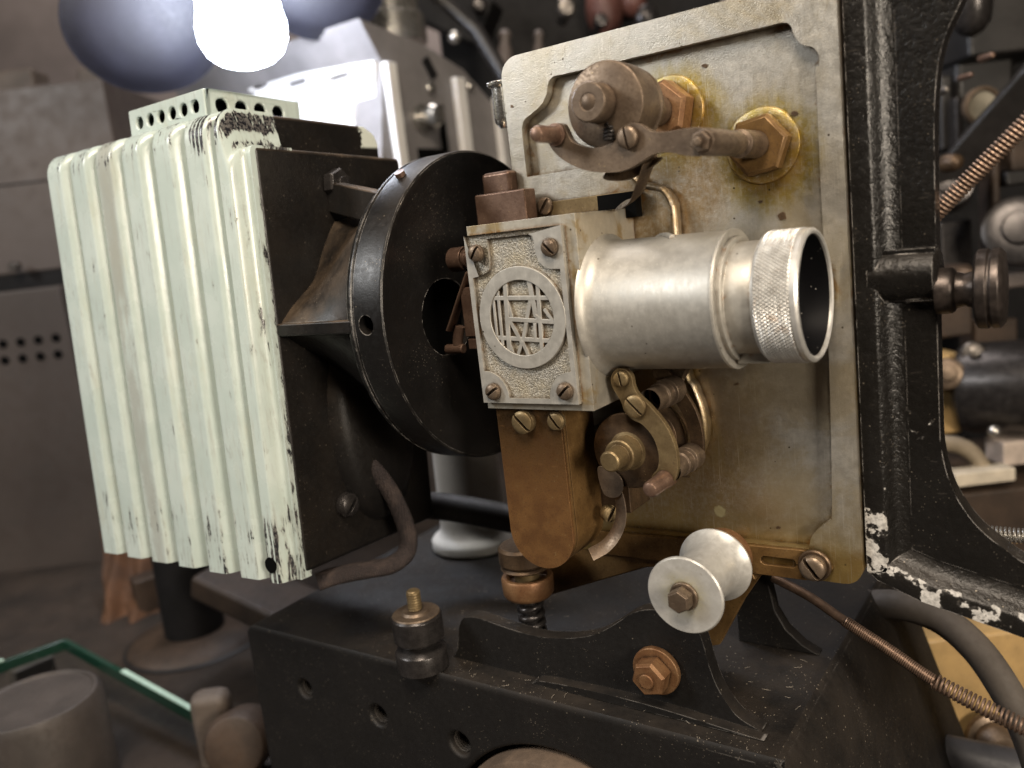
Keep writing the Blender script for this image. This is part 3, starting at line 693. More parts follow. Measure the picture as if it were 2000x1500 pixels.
for x, p, c_, pth in cols:
    for v_, (y, z) in zip(c_, pth):
        ed = 1.0 if .82 < p < 1.0 and p < .97 else (.75 if p >= .97 else .1)
        w = ed*.48
        if z < -95: w += .25*(1 if p > .3 else .3)
        if z > 98: w += .3
        if x > -171 and z < -60: w += .62*min(1, (-60-z)/30)
        elif x > -172: w += .55
        if x > -182 and z < -85 and x < -171: w += .38*min(1, (-85-z)/20)
        if x > -200 and z > 92: w += .45
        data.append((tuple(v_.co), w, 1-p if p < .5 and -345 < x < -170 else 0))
b.xf(TILT)
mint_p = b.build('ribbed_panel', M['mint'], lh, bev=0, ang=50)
# wear attributes (looked up by position: the build step may reorder vertices)
look = {}
for co, w, g in data:
    q = TILT @ Vector(co); look[(round(q.x, 1), round(q.y, 1), round(q.z, 1))] = (w, g)
wa = mint_p.data.attributes.new('wear', 'FLOAT', 'POINT'); ga = mint_p.data.attributes.new('groove', 'FLOAT', 'POINT')
for v_ in mint_p.data.vertices:
    k = (round(v_.co.x/S, 1), round(v_.co.y/S, 1), round(v_.co.z/S, 1))
    w, g = look.get(k, (.3, 0)); wa.data[v_.index].value = w; ga.data[v_.index].value = g
b = MB(); b.cyl((-177.6, -94, -121), (-177.6, -96.4, -121), 4.2, 28); b.xf(TILT).build('panel_hole', M['void'], lh, bev=0)
# vented cap
vx0, vx1, vy0, vy1, vz0, vz1 = -274, -205, -80, -17, 110, 127.5
b = MB()
b.prism([[(vx0, vz0), (vx1, vz0), (vx1, vz1), (vx0, vz1)]]+[circ(vx1-8.5-i*10.2, vz0+9.6, 3.3, 20) for i in range(6)], 'y', vy0, vy0+2)
b.prism([[(vy0+2, vz0), (vy1, vz0), (vy1, vz1), (vy0+2, vz1)]]+[circ(vy0+11+i*12.6, vz0+9.6, 3.9, 22) for i in range(4)], 'x', vx1-2, vx1)
b.box(vx0+2, vx1-2.01, vy0+2.01, vy1, vz1-2, vz1); b.box(vx0, vx0+2, vy0+2.01, vy1, vz0, vz1); b.box(vx0, vx1, vy1, vy1+2, vz0, vz1)
vc = b.xf(TILT).build('vent_cap', M['mint'], lh, bev=.9, segs=3)
b = MB(); b.box(vx0+4, vx1-12, vy0+11, vy1-3, vz0, vz1-3); b.xf(TILT).build('vent_inside', M['void'], lh, bev=0)
b0_ = MB(); b = b0_; b.prism([[(-196, 111.5)]+[(-196+2, 111.5)]+[(-179, 110.5), (-176, 107), (-176, 96), (-196, 96)]], 'y', -4, 17.5); b.bm.free()
# nose between lamp house and drum
b = MB(); NS = 10; rings = []
for i in range(NS+1):
    t = i/NS; x = -166+53*t; ring = []; e = t**1.6
    for k in range(96):
        a = 2*PI*k/96
        dia = 50/(abs(math.cos(a))+abs(math.sin(a))*.97)*(1-.15*math.sin(2*a)**2*(1-t))
        r = dia*(1-e)+76*e
        ring.append(b.v((x, -33*(1-e)+DC[0]*e+r*math.cos(a), 1+r*math.sin(a))))
    rings.append(ring)
for A, B in zip(rings, rings[1:]):
    for k in range(96): b.face([A[k-1], A[k], B[k], B[k-1]])
b.prism([[(-166, -83.6), (-113, -83.2), (-113, -50), (-166, -40)]], 'z', -3, 3.5)
b.obox((-139, -41, 60), Vector((.92, -.33, -.2)).normalized(), Vector((.33, .92, 0)).normalized(), Vector((.2, 0, .98)), 29, 3.6, 8)
b.build('condenser_nose', M['black_lamp'], lh, bev=1.0, ang=35)
hexbolt((-164, -31, 72), (1, 0, 0), 8.2, 6.5, .4, M['steel_black'], lh, 'hex_bolt', None, 2)
screw((-164.5, -57, -101), (1, 0, 0), 7.0, 6, .7, M['steel_black'], lh, 'lamp_screw', .6, .16)
b = MB(); b.lathe((-166, -28, -60), (1, 0, 0), [(0, 40), (6, 37), (10, 30), (11.5, 0)], 48, sx=.8, sy=1.5); b.build('cast_swelling', M['black_lamp'], lh, bev=0)
# braided lead
cbl = [on('x', 700, 900, -167), on('x', 728, 915, -158), on('x', 765, 965, -150), on('x', 793, 1030, -146), on('x', 795, 1075, -146), on('x', 765, 1103, -149), on('x', 715, 1113, -158), on('x', 655, 1125, -168), on('x', 620, 1137, -174)]
b = MB(); fp = on('x', 706, 903, -165); b.lathe((-166.5, fp.y, fp.z), (1, 0, 0), [(0, 9.5), (3, 9.2), (4, 8), (4, 5)], 32, sx=1, sy=1.25); b.build('lead_bushing', M['steel_black'], lh, bev=.3)
b = MB(); b.tube(catmull(cbl, 6), 3.6, 16, ry=5.6); b.build('braided_lead', M['cloth'], lh, bev=0)

# ---- iron base
b = MB(); b.prism([[(-271, -330), (84, -330), (79, -250), (75, -196), (71, -190), (-266, -190), (-271, -194)]], 'y', -60, 170)
b.prism([[(71, -190), (75.2, -196), (118, -330), (60, -330)]], 'y', -60, 168)
c = MB()
for u, v, r in ((595, 1345, 5.6), (738, 1398, 6.2), (897, 1453, 6.6)):
    p = on('y', u, v, -60); c.cyl((p.x, -70, p.z), (p.x, -46, p.z), r, 32)
pw = on('y', 1090, 1452, -50); WC = (pw.x+4, pw.z-71)
c.cyl((WC[0], -70, WC[1]), (WC[0], -48, WC[1]), 74, 72)
base = b.build('iron_base', M['black_dust'], PJ, bev=2.2, cut=c, segs=4)
for u, v, r in ((595, 1345, 5.4), (738, 1398, 6.0), (897, 1453, 6.4)):
    p = on('y', u, v, -60); b = MB(); b.helix([(p.x, -57, p.z), (p.x, -47, p.z)], r-.3, .5, 1.6)
    b.build('hole_thread', M['steel'], base, bev=0)
# cast web with the scalloped top, its twin behind, and sloping fillet
wo = [(-116, -191), (-112.2, -186), (-110, -176)]+[tuple(p) for p in catmull([(-109, -172), (-106, -166.5), (-100, -164.2), (-92, -164.2), (-80, -165.8), (-66.5, -167.2), (-54, -167.3), (-41.6, -165.6), (-30, -162.6), (-20.5, -158.6), (-10, -151.5), (-2.8, -146.2), (4, -142.8), (12, -141.4), (22, -141.8), (28, -144), (31.3, -148.8), (33.5, -157), (35, -165), (38.8, -175.7), (46.1, -186), (57, -191)], 5)]
b = MB(); b.prism([wo], 'y', -40, -32)
b.prism([[tuple(p) for p in catmull([(-60, -191), (-50, -188), (0, -187), (60, -191)], 5)]], 'y', -46, -40)
web = b.build('cast_web', M['black_dust'], base, bev=1.4, segs=3)
b = MB(); b.prism([[(20, -191), (20, -140), (32, -136), (36, -146), (38, -155), (40.5, -170), (46, -180), (54, -187), (62, -191)]], 'y', 34, 42); b.build('rear_web', M['black_dust'], base, bev=.9)
hexbolt((9.4, -40, -171), (0, -1, 0), 8.6, 8.5, .25, M['rust'], web, 'hex_bolt', (11.6, 3.4), 1.6)
# wheel set into the front of the base
b = MB(); b.lathe((WC[0], -50, WC[1]), (0, -1, 0), [(0, 0), (0, 69), (2, 70.5), (10, 71), (16, 69), (19, 62), (20, 0)], 96)
b.build('drive_wheel', mat_flat('dust_covered_rim', (.10, .07, .048), .8, 0, .35, .06, .6), base, bev=.6)
# terminal post
b = MB(); pb = on('z', 827, 1300, -190)
b.lathe((pb.x, pb.y, -190), (0, 0, 1), [(0, 14), (9.5, 14.2), (10.5, 13.6), (12.2, 10), (14, 7.6), (15.4, 7.4), (16, 12.8), (17, 13.8), (29.4, 13.8), (30.6, 12.6), (30.6, 5), (31, 0)], 56)
post = b.build('terminal_post', M['steel_black'], base, bev=.3)
b = MB(); b.lathe((pb.x, pb.y, -159.4), (0, 0, 1), [(0, 13), (.7, 12.6), (.9, 8), (2.2, 7), (2.4, 0)], 48); b.build('post_washer', M['bronze'], post, bev=.1)
b = MB(); b.cyl((pb.x, pb.y, -158.5), (pb.x, pb.y, -146), 3.5, 24, ch=.6); b.helix([(pb.x, pb.y, -157.5), (pb.x, pb.y, -146.8)], 3.5, .5, 1.5); b.build('threaded_stud', M['brass'], post, bev=0)

# ---- black support frame to the right of the plate
right = [(170, 190), (158, 160), (146, 128), (136, 102), (130, 90), (126.8, 78), (125.2, 60), (124.8, 40), (124.3, -12), (124.1, -60), (124.6, -73), (127.4, -87), (132, -97), (138, -105.5), (146, -112.5), (156, -119.5), (185, -134), (230, -150)]
fo = [(95.3, 190)]+[(95.0, -126)]+[(99, -130), (116, -137), (153, -146.5), (230, -166)]+[tuple(p) for p in catmull(right[::-1], 4)]
b = MB(); b.prism([fo], 'y', 6, 17)
path = [(95.3, 190), (95.2, 60), (95.0, -126.0), (99, -130), (116, -137), (153, -146.5), (230, -166)]
prof = [(0, 8), (0, -2), (7.2, -2), (8.6, -1.2), (10.2, 2.5), (13.2, 5.2), (17, 6.2), (17, 8)]
dirs = []
for i in range(len(path)):
    a = Vector(path[max(0, i-1)]); c2 = Vector(path[min(len(path)-1, i+1)]); d_ = (c2-a).normalized(); dirs.append(Vector((-d_.y, d_.x)))
dens = []
for i in range(len(path)-1):
    nn_ = 60 if i < 2 else 24
    for k in range(nn_): dens.append((Vector(path[i]).lerp(Vector(path[i+1]), k/nn_), dirs[i].lerp(dirs[i+1], k/nn_).normalized()))
rows = []
for P_, D_ in dens: rows.append([b.v((P_.x+D_.x*o, y, P_.y+D_.y*o)) for o, y in prof])
for A, B in zip(rows, rows[1:]):
    for k in range(len(prof)-1): b.face([A[k], A[k+1], B[k+1], B[k]])
b.lathe((100, 9, 0), (1, 0, 0), [(0, 0), (0, 11.5), (24, 11), (25.5, 9), (25.5, 0)], 40)
b.box(103, 124.6, 2.5, 8, -10, 11)
fr = b.build('support_frame', M['black_lumpy'], PJ, bev=.5, ang=40)
sub = bmesh.new(); sub.from_mesh(fr.data); lay = sub.verts.layers.float.new('wear')
for v_ in sub.verts:
    x, y, z = v_.co/S; w = .28
    if z < -85 and (y < 0 or x < 97): w = .62
    if y < -1 and 102 < x: w = max(w, .36)
    if z < -128 and y < 0: w = .62
    v_[lay] = w
sub.to_mesh(fr.data); sub.free()
b = MB(); b.lathe((124, 8, -7), (1, 0, 0), [(0, 0), (0, 9.2), (5.5, 9.2), (6.6, 8.4), (7.2, 7.2), (10, 6.4), (13.5, 7.6), (14.2, 14.2), (15, 15.4), (18.4, 15.6), (18.8, 14.8), (19.6, 14.8), (20, 15.6), (22.6, 15.4), (24, 13.6), (24.8, 0)], 90)
b.build('adjusting_knob', mat_flat('blackened_knob_steel', (.07, .058, .052), .32, .75, .4, .25, .2), fr, bev=.25)
# ------------------------------------------------------------------ spring belts, hoses
def put(b, name, mat, label, cat, group=None, bev=.0, ang=40, loc=None):
    o = b.build(name, mat, None, bev, ang); return tag(o, label, cat, group)
b = MB(); b.helix([on('y', 1822, 422, 24), on('y', 1905, 338, 24), on('y', 2040, 205, 24)], 3.2, .62, 1.75)
put(b, 'spring_belt', M['spring'], 'coppery coil spring belt running up to the right past the black frame', 'spring belt', 'coil spring belts')
b = MB(); b.helix([on('y', 1898, 1037, 40), on('y', 1950, 1043, 40), on('y', 2060, 1052, 40)], 3.0, .6, 1.7)
put(b, 'spring_belt', M['chrome'], 'pale steel coil spring belt, short horizontal length behind the foot of the black frame', 'spring belt', 'coil spring belts')
lo = [on('y', 1510, 1128, 30), on('y', 1580, 1165, 26), on('y', 1650, 1213, 22), on('y', 1740, 1272, 18), on('y', 1812, 1322, 14), on('y', 1900, 1370, 10), on('y', 2040, 1440, 4)]
lo = catmull(lo, 6)
b = MB(); b.tube(lo[:26], 2.3, 12); b.helix(lo[12:26], 2.5, .4, .95)
b.helix(lo[25:], 3.3, .6, 1.9)
put(b, 'spring_belt', M['spring'], 'dark brown spring belt slanting down to the right below the aluminium plate', 'spring belt', 'coil spring belts')
b = MB(); b.tube(catmull([at(1540, 1300, 560), at(1590, 1230, 540), at(1660, 1190, 510), at(1740, 1180, 485), at(1830, 1205, 470), at(1905, 1265, 455), at(1965, 1350, 445), at(2010, 1440, 440), at(2050, 1560, 435)], 8), 8.2, 20)
put(b, 'rubber_hose', mat_flat('grey_brown_rubber', (.10, .085, .072), .7), 'grey rubber hose arching over the yellow block', 'hose')
b = MB(); b.tube(catmull([at(800, 985, 560), at(870, 990, 560), at(950, 1003, 550), at(1040, 1022, 540)], 8), 9, 20)
put(b, 'rubber_hose', M['rubber'], 'thick black hose crossing in front of the white pedestal', 'hose')
b = MB(); b.helix(catmull([at(1822, 868, 760), at(1862, 868, 760), at(1895, 882, 760), at(1922, 915, 760)], 6), 6.5, 1.4, 3.6); b.tube(catmull([at(1822, 868, 760), at(1862, 868, 760), at(1895, 882, 760), at(1922, 915, 760)], 6), 6.2, 12)
put(b, 'ribbed_conduit', mat_flat('pale_conduit', (.36, .30, .22), .5, .2), 'short pale ribbed metal conduit curving down behind the frame', 'conduit')

# ------------------------------------------------------------------ the room behind
fwd = Vector((CX[2], CY[2], 0)).normalized(); rgt = Vector((fwd.y, -fwd.x, 0)); UP = Vector((0, 0, 1))
def fbox(mb, u0, u1, v0, v1, depth, thick, mat=None):    # upright box turned to face along the aisle
    p = at((u0+u1)/2, (v0+v1)/2, depth); hw = abs(u1-u0)/2*depth/FPX; hh = abs(v1-v0)/2*depth/FPX
    mb.obox(p+fwd*(thick/2), rgt, fwd, UP, hw, thick/2, hh); return mb
M['grey_paint'] = mat_flat('grey_machine_paint', (.19, .18, .18), .42, 0, .12)
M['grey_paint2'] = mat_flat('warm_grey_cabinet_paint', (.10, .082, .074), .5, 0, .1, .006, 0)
M['white_paint'] = mat_flat('white_machine_paint', (.74, .73, .71), .35, 0, .06)
M['dark'] = mat_flat('dark_machine', (.008, .0075, .008), .65, 0, .3); M['dark'].node_tree.nodes['Principled BSDF'].inputs['Specular IOR Level'].default_value = .25
M['darkgrey'] = mat_flat('charcoal_machine', (.016, .0145, .014), .45, 0, .3)
M['tan'] = mat_flat('ochre_board', (.42, .28, .12), .5, 0, .2)
M['wood'] = mat_flat('brown_shelf_board', (.04, .025, .016), .6, 0, .4)
M['orange'] = mat_flat('orange_cloth', (.085, .038, .016), .8, 0, .4)
M['beige'] = mat_flat('beige_plastic', (.10, .08, .066), .6, 0, .2)

def quad(name, pts, mat):
    b = MB(); vs = [b.v(p) for p in pts]; b.face(vs); return structure(b.build(name, mat, None, 0))
c0 = at(1000, 750, 2300)
quad('back_wall', [c0-rgt*3500+UP*2600, c0+rgt*3500+UP*2600, c0+rgt*3500-UP*1500, c0-rgt*3500-UP*1500], mat_flat('dim_brown_wall', (.30, .255, .24), .8, 0, .35, .002, 0))
quad('workbench_top', [(-3500, 60, -331), (2500, -2500, -331), (4500, 2500, -331), (-3500, 3600, -331)], mat_flat('dark_bench_boards', (.026, .018, .013), .65, 0, .5, .012))

# grey cabinets on the left
t = thing('metal_cabinet', 'plain warm grey metal cabinet at upper left, standing on the perforated one', 'cabinet', at(60, 560, 1150), 'grey metal cabinets')
def part(b, name, mat, t, bev=1.0, ang=40): return b.build(name, mat, t, bev, ang)
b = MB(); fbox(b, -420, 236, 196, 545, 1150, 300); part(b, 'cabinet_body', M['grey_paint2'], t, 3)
b = MB(); fbox(b, -420, 235, 372, 375, 1149, 6); part(b, 'panel_seam', M['dark'], t, 0)
for (u, v) in ((28, 232), (28, 520)):
    b = MB(); p = at(u, v, 1146); b.lathe(p+fwd*8, -fwd, [(0, 0), (0, 6), (12, 6), (14, 4), (14, 0)], 20); part(b, 'cabinet_screw', M['steel'], t, 0)
b = MB(); fbox(b, -380, 234, 548, 590, 1175, 250); part(b, 'plinth', M['dark'], t)
t = thing('metal_cabinet', 'warm grey metal cabinet with two groups of round vent holes at lower left', 'cabinet', at(60, 1240, 1120), 'grey metal cabinets')
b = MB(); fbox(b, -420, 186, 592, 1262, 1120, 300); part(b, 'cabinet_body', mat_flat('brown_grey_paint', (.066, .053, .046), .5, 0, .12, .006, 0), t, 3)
cabp = at(-97, 927, 1120)
def hit(u, v, p0, nrm):
    r = Vector(ray(u, v)); o = Vector(CAM); return o+r*((p0-o).dot(nrm)/r.dot(nrm))
for (gu, gv, du, dv, sx) in ((6, 672, 34.5, -4, 0), (66, 1163, 30, -9, 0)):
    b = MB()
    for r in range(2):
        for k in range(4):
            p = hit(gu+k*du+r*4, gv+k*dv+r*32, cabp, fwd); b.cyl(p-fwd*.8, p+fwd*3, 5.6, 16)
    part(b, 'vent_holes', M['void'], t, 0)
for (u0, u1, v0, v1, mt, lab) in ((-20, 66, 136, 182, 'beige', 'small pale box lying on the cabinet at the far left edge'), (86, 142, 192, 214, 'white_paint', 'thin white packet at the front of the cabinet top'), (150, 230, 130, 186, 'beige', 'pale box leaning beside the dark round horn'), (66, 150, 170, 196, 'darkgrey', 'dark rag behind the white packet on the cabinet')):
    b = MB(); fbox(b, u0, u1, v0, v1, 1140 if mt == 'white_paint' else 1210, 50)
    put(b, {'beige': 'cardboard_box', 'white_paint': 'paper_packet', 'darkgrey': 'folded_rag'}[mt], M[mt], lab, {'beige': 'box', 'white_paint': 'packet', 'darkgrey': 'rag'}[mt], bev=6)

# bright bulb between two dark horns
LP = at(468, 30, 780)
t = thing('lit_lamp', 'glaring white lamp shining between two dark round horns', 'lamp', LP)
b = MB(); b.lathe((LP.x, LP.y, LP.z-46), (0, 0, 1), [(0, 0), (1, 12), (5, 24), (12, 33), (24, 39), (38, 40), (50, 37), (62, 36), (72, 40), (84, 46), (100, 47), (130, 44), (150, 30), (152, 0)], 48); part(b, 'glowing_globe', mat_emit('lamp_glow', (.80, .86, 1.0), 40), t, 0)
b = MB(); b.lathe((LP.x, LP.y, LP.z+104), (0, 0, 1), [(0, 0), (0, 30), (50, 30), (60, 0)], 32); part(b, 'lamp_socket', M['dark'], t, 1)
hn = mat_flat('bloom_tinted_black_horn', (.012, .012, .02), .55, 0, .2)  # black, with the lamp's bluish bloom tinted into the base colour
def horn(u, v, dep, r, d, label):
    p = at(u, v, dep); b = MB(); b.lathe(p, d, [(-26, 0), (-26, r*.86), (-10, r*.98), (-6, r*1.05), (-3, r*1.05), (-1, r*.98), (4, r*.9), (9, r*.7), (12, r*.4), (13, 0)], 64, sx=1, sy=.86)
    put(b, 'round_horn', hn, label, 'horn', 'dark round horns')
horn(286, 46, 850, 74, (at(520, 120, 560)-at(286, 46, 850)), 'large dark round horn to the left of the glaring lamp')
horn(622, -40, 880, 66, (at(560, 60, 600)-at(622, -40, 880)), 'dark round horn cut by the top edge, to the right of the glaring lamp')

# grey projector with louvred lamp house behind
K = at(748, 124, 900)
t = thing('grey_projector', 'pale grey projector with white louvred lamp house behind the mint one', 'film projector', K-Vector((0, 0, 420)))
pr = [on('x', u, v, K.x) for u, v in ((745, 700), (745, 122), (700, 34), (832, 88), (905, 135), (975, 215), (1005, 330), (1010, 700))]
b = MB(); b.prism([[(p.y, p.z) for p in pr]], 'x', K.x-330, K.x); part(b, 'lamp_house', M['grey_paint'], t, 2)
b = MB(); q0 = on('y', 515, 150, K.y-3); q1 = on('y', 742, 245, K.y-3)
lp_ = [on('y', u, v, K.y) for u, v in ((508, 160), (742, 120), (744, 206), (722, 212), (700, 193), (508, 205))]
sl_ = []
for (u, v) in ((515, 170), (590, 163), (672, 152)):
    p = on('y', u, v, K.y); sl_.append(rrect(p.x-17, p.x+17, p.z-3.5, p.z+3.5, 3.4, 4))
b.prism([[(p.x, p.z) for p in lp_]]+sl_, 'y', K.y-9, K.y-2); part(b, 'louvre_panel', M['white_paint'], t, 1.5)
a_, c_ = on('y', 508, 214, K.y), on('y', 690, 300, K.y)
b = MB(); b.box(a_.x-100, c_.x+22, K.y-16, K.y-2, c_.z-100, a_.z-8); part(b, 'white_door', M['white_paint'], t, 2)
for (u0, u1, v0) in ((742, 762, 122), (878, 897, 152), (958, 976, 190)):
    p0 = on('x', u0, v0, K.x); p1 = on('x', u1, v0, K.x); b = MB(); b.box(K.x+.5, K.x+9, p0.y, p1.y, p0.z-330, p0.z); part(b, 'white_trim', M['white_paint'], t, 2)
p = on('x', 820, 232, K.x); b = MB(); b.lathe((K.x, p.y, p.z), (1, 0, 0), [(0, 15), (6, 15), (7, 9), (14, 9), (22, 13), (28, 10), (30, 0)], 32); part(b, 'chrome_knob', M['chrome'], t, 0)
for (u, v, r) in ((758, 165, 6), (838, 172, 7), (915, 168, 6)):
    p = on('x', u, v, K.x); b = MB(); b.cyl((K.x, p.y, p.z), (K.x+5, p.y, p.z), r, 20, ch=1); part(b, 'rivet', M['chrome'], t, 0)
b = MB(); a_, c_ = on('x', 815, 290, K.x), on('x', 870, 330, K.x); b.box(K.x-2, K.x+2, a_.y, c_.y, c_.z, a_.z); a_, c_ = on('x', 852, 205, K.x), on('x', 876, 300, K.x); b.box(K.x-2, K.x+1.4, a_.y, c_.y, c_.z, a_.z); part(b, 'dark_window', M['void'], t, 0)
p = on('x', 833, 97, K.x); b = MB(); b.obox((K.x+1, p.y, p.z-20), Vector((1, 0, 0)), Vector((0, .55, -.83)), Vector((0, .83, .55)), 1.5, 12, 6); part(b, 'slot', M['dark'], t, 0)
p = at(745, 10, 960); b = MB(); b.lathe((p.x-10, p.y+20, p.z-40), (0, 0, 1), [(0, 0), (0, 42), (30, 42), (34, 36), (120, 36), (120, 0)], 40); part(b, 'chimney', M['chrome'], t, 1)
p = on('x', 880, 75, K.x+2); b = MB(); b.ball((K.x+8, p.y, p.z), 7.5); part(b, 'bright_stud', M['chrome'], t, 0)

# dark machinery behind the plate's top edge
t = thing('dark_machine', 'black machine with rods behind the top of the aluminium plate', 'machine', at(1050, 330, 1150))
b = MB(); fbox(b, 870, 1420, -120, 420, 1250, 150); part(b, 'machine_body', M['dark'], t, 4)
b = MB(); q = at(880, 20, 1150); b.obox(q, Vector((.8, .35, -.5)).normalized(), Vector((-.35, .9, 0)).normalized(), Vector((.45, .2, .85)).normalized(), 60, 30, 30); part(b, 'slanted_cover', M['dark'], t, 4)
for (u, v0, v1, w) in ((986, 62, 330, 10), (1052, 0, 330, 8)):
    b = MB(); b.lathe(at(u, v1, 1100), at(u, v0, 1100)-at(u, v1, 1100), [(0, 0), (0, w), (150, w), (165, w*.6), (172, w*.9), (178, w*.5), (180, 0)], 20); part(b, 'grey_rod', M['grey_paint2'], t, 0)
b = MB(); b.ball(at(1180, 20, 1200), 26, sz=1.6); b.ball(at(1235, 5, 1200), 20); part(b, 'red_brown_fitting', mat_flat('red_brown', (.12, .05, .04), .5), t, 0)

for (u, v, r, mt) in ((1105, 18, 12, 'steel'), (1172, 44, 9, 'steel_black'), (1262, 34, 14, 'steel_black'), (936, 14, 9, 'steel_black')):
    b = MB(); p = at(u, v, 1090); b.lathe(p, -fwd, [(-60, 0), (-60, r*.6), (0, r*.6), (0, r), (10, r), (14, r*.7), (15, 0)], 24); part(b, 'round_fitting', M[mt], t, 0)
b = MB(); b.tube([at(840, -20, 1000), at(930, 60, 1000), at(1010, 190, 1010), at(1040, 330, 1020)], 9, 14); part(b, 'bent_pipe', M['darkgrey'], t, 0)
# right hand side: a second black machine out of focus
t = thing('black_projector', 'out of focus black projector with gauge, motor and knobs at the right edge', 'machine', at(1930, 900, 800))
b = MB(); fbox(b, 1700, 2300, -200, 920, 900, 120); part(b, 'machine_body', M['dark'], t, 4)
b = MB(); fbox(b, 1890, 2100, -120, 96, 760, 90); part(b, 'upper_box', M['darkgrey'], t, 4)
b = MB(); b.lathe(at(1898, 74, 730), UP, [(0, 0), (4, 9), (12, 15), (26, 17), (140, 17), (140, 0)], 32); part(b, 'black_cylinder', M['steel_black'], t, 0)
b = MB(); fbox(b, 1868, 1985, 112, 200, 800, 60); part(b, 'gauge_housing', M['darkgrey'], t, 6)
b = MB(); p = at(1914, 208, 770); b.lathe(p, -fwd, [(0, 17), (6, 17), (7, 14), (5, 13)], 32); gr_ = part(b, 'gauge_rim', M['bronze'], t, 0)
b = MB(); b.lathe(p, -fwd, [(4, 13.5), (4.5, 0)], 32); part(b, 'gauge_face', mat_flat('gauge_face', (.34, .31, .24), .4), t, 0)
b = MB(); p = at(1920, 275, 730); dv = (at(1990, 195, 700)-at(1850, 350, 760)).normalized(); sd = dv.cross(fwd).normalized(); b.obox(p, dv, sd, dv.cross(sd), 70, 17, 5); part(b, 'belt_guard', M['darkgrey'], t, 3)
for (u, v, r, mt) in ((1858, 318, 15, 'bronze_dark'), (1926, 112, 6, 'copper'), (1885, 150, 5, 'copper'), (1995, 165, 5, 'steel'), (1838, 178, 7, 'steel'), (1890, 540, 16, 'bronze_dark'), (1880, 552, 12, 'bronze_dark')):
    b = MB(); p = at(u, v, 700); b.lathe(p, -fwd, [(-8, 0), (-8, r*.5), (0, r*.5), (1, r*.46), (8, r*.42), (10, r*.3), (11, 0)], 28); part(b, 'round_knob', M[mt], t, 0)
b = MB(); q = at(1935, 760, 780); b.lathe(q+Vector((-30, 0, 0)), (1, 0, .05), [(0, 0), (0, 20), (6, 38), (16, 42), (90, 42), (92, 38), (98, 20), (98, 0)], 48); part(b, 'motor_drum', M['steel_black'], t, 0)
b = MB(); fbox(b, 1835, 1880, 690, 850, 790, 30); part(b, 'ochre_bracket', M['tan'], t, 3)
b = MB(); fbox(b, 1820, 1900, 520, 660, 800, 30); part(b, 'shadowed_plate', M['wood'], t, 3)
b = MB(); fbox(b, 1905, 1990, 625, 700, 830, 30); part(b, 'copper_plate', M['wood'], t, 3)
for (u0, u1, v0, v1, dp, mt) in ((1838, 1862, 148, 292, 790, 'darkgrey'), (1868, 1884, 190, 330, 780, 'steel_black'), (1940, 1956, 300, 520, 790, 'wood'), (1965, 2040, 330, 360, 780, 'darkgrey'), (1836, 1900, 430, 520, 820, 'steel_black'), (1975, 2040, 250, 330, 800, 'wood'), (1960, 2060, 530, 560, 790, 'grey_paint2'), (1990, 2060, 700, 850, 800, 'grey_paint2')):
    b = MB(); fbox(b, u0, u1, v0, v1, dp, 26); part(b, 'machine_plate', M[mt], t, 3)
for (u, v, r, mt) in ((1850, 360, 22, 'steel_black'), (1990, 450, 30, 'steel_black'), (1850, 730, 14, 'bronze'), (1900, 690, 10, 'steel'), (1960, 780, 12, 'steel')):
    b = MB(); p = at(u, v, 770); b.lathe(p, (fwd*-1+rgt*-.5+UP*.3).normalized(), [(-20, 0), (-20, r), (6, r), (8, r*.8), (8, r*.5), (14, r*.45), (15, 0)], 28); part(b, 'machine_wheel', M[mt], t, 0)
b = MB(); b.ball(at(1942, 842, 720), 5); part(b, 'bright_stud', M['chrome'], t, 0)
b = MB(); fbox(b, 1960, 2040, 860, 908, 760, 30); put(b, 'pale_carton', mat_flat('pale_carton', (.50, .42, .36), .6), 'pale pinkish carton at the right edge on the brown shelf', 'carton', bev=1.5)
b = MB(); fbox(b, 1865, 1985, 920, 947, 740, 20); put(b, 'paper_label', mat_flat('cream_card', (.58, .52, .42), .6), 'cream card lying on the front of the brown shelf', 'card', bev=1.5)
b = MB(); fbox(b, 1835, 2200, 946, 1110, 745, 160); put(b, 'wooden_shelf', M['wood'], 'brown wooden shelf behind the foot of the black frame', 'shelf', bev=3)
# ochre block with bronze knob, tube in front
t = thing('ochre_block', 'ochre yellow board with a round bronze knob at lower right', 'board', at(1930, 1490, 560))
b = MB(); fbox(b, 1800, 2160, 1222, 1500, 565, 40); part(b, 'board', M['tan'], t, 3)
b = MB(); p = at(1928, 1432, 560); b.lathe(p, -fwd, [(0, 15), (4, 15), (6, 12), (14, 12.5), (20, 9), (22, 0)], 36); part(b, 'bronze_knob', M['bronze'], t, 0)
b = MB(); b.tube([at(1690, 1440, 520), at(1850, 1472, 505), at(2080, 1520, 490)], 11, 20); put(b, 'grey_tube', mat_flat('slate_tube', (.06, .06, .068), .5), 'slate grey tube across the lower right corner below the board', 'tube')

# pedestal behind
pp = on('z', 930, 1062, -190)
t = thing('white_pedestal', 'white turned metal pedestal standing behind the bronze chute', 'pedestal', pp)
b = MB(); b.lathe((pp.x, pp.y, -190), (0, 0, 1), [(0, 0), (0, 30), (2, 32.5), (7, 32.5), (9, 31), (11, 28), (13, 26), (16, 25), (20, 24.6), (160, 22), (160, 0)], 64); part(b, 'turned_column', mat_flat('pale_metal_paint', (.80, .79, .75), .35, 0, .05), t, 0)

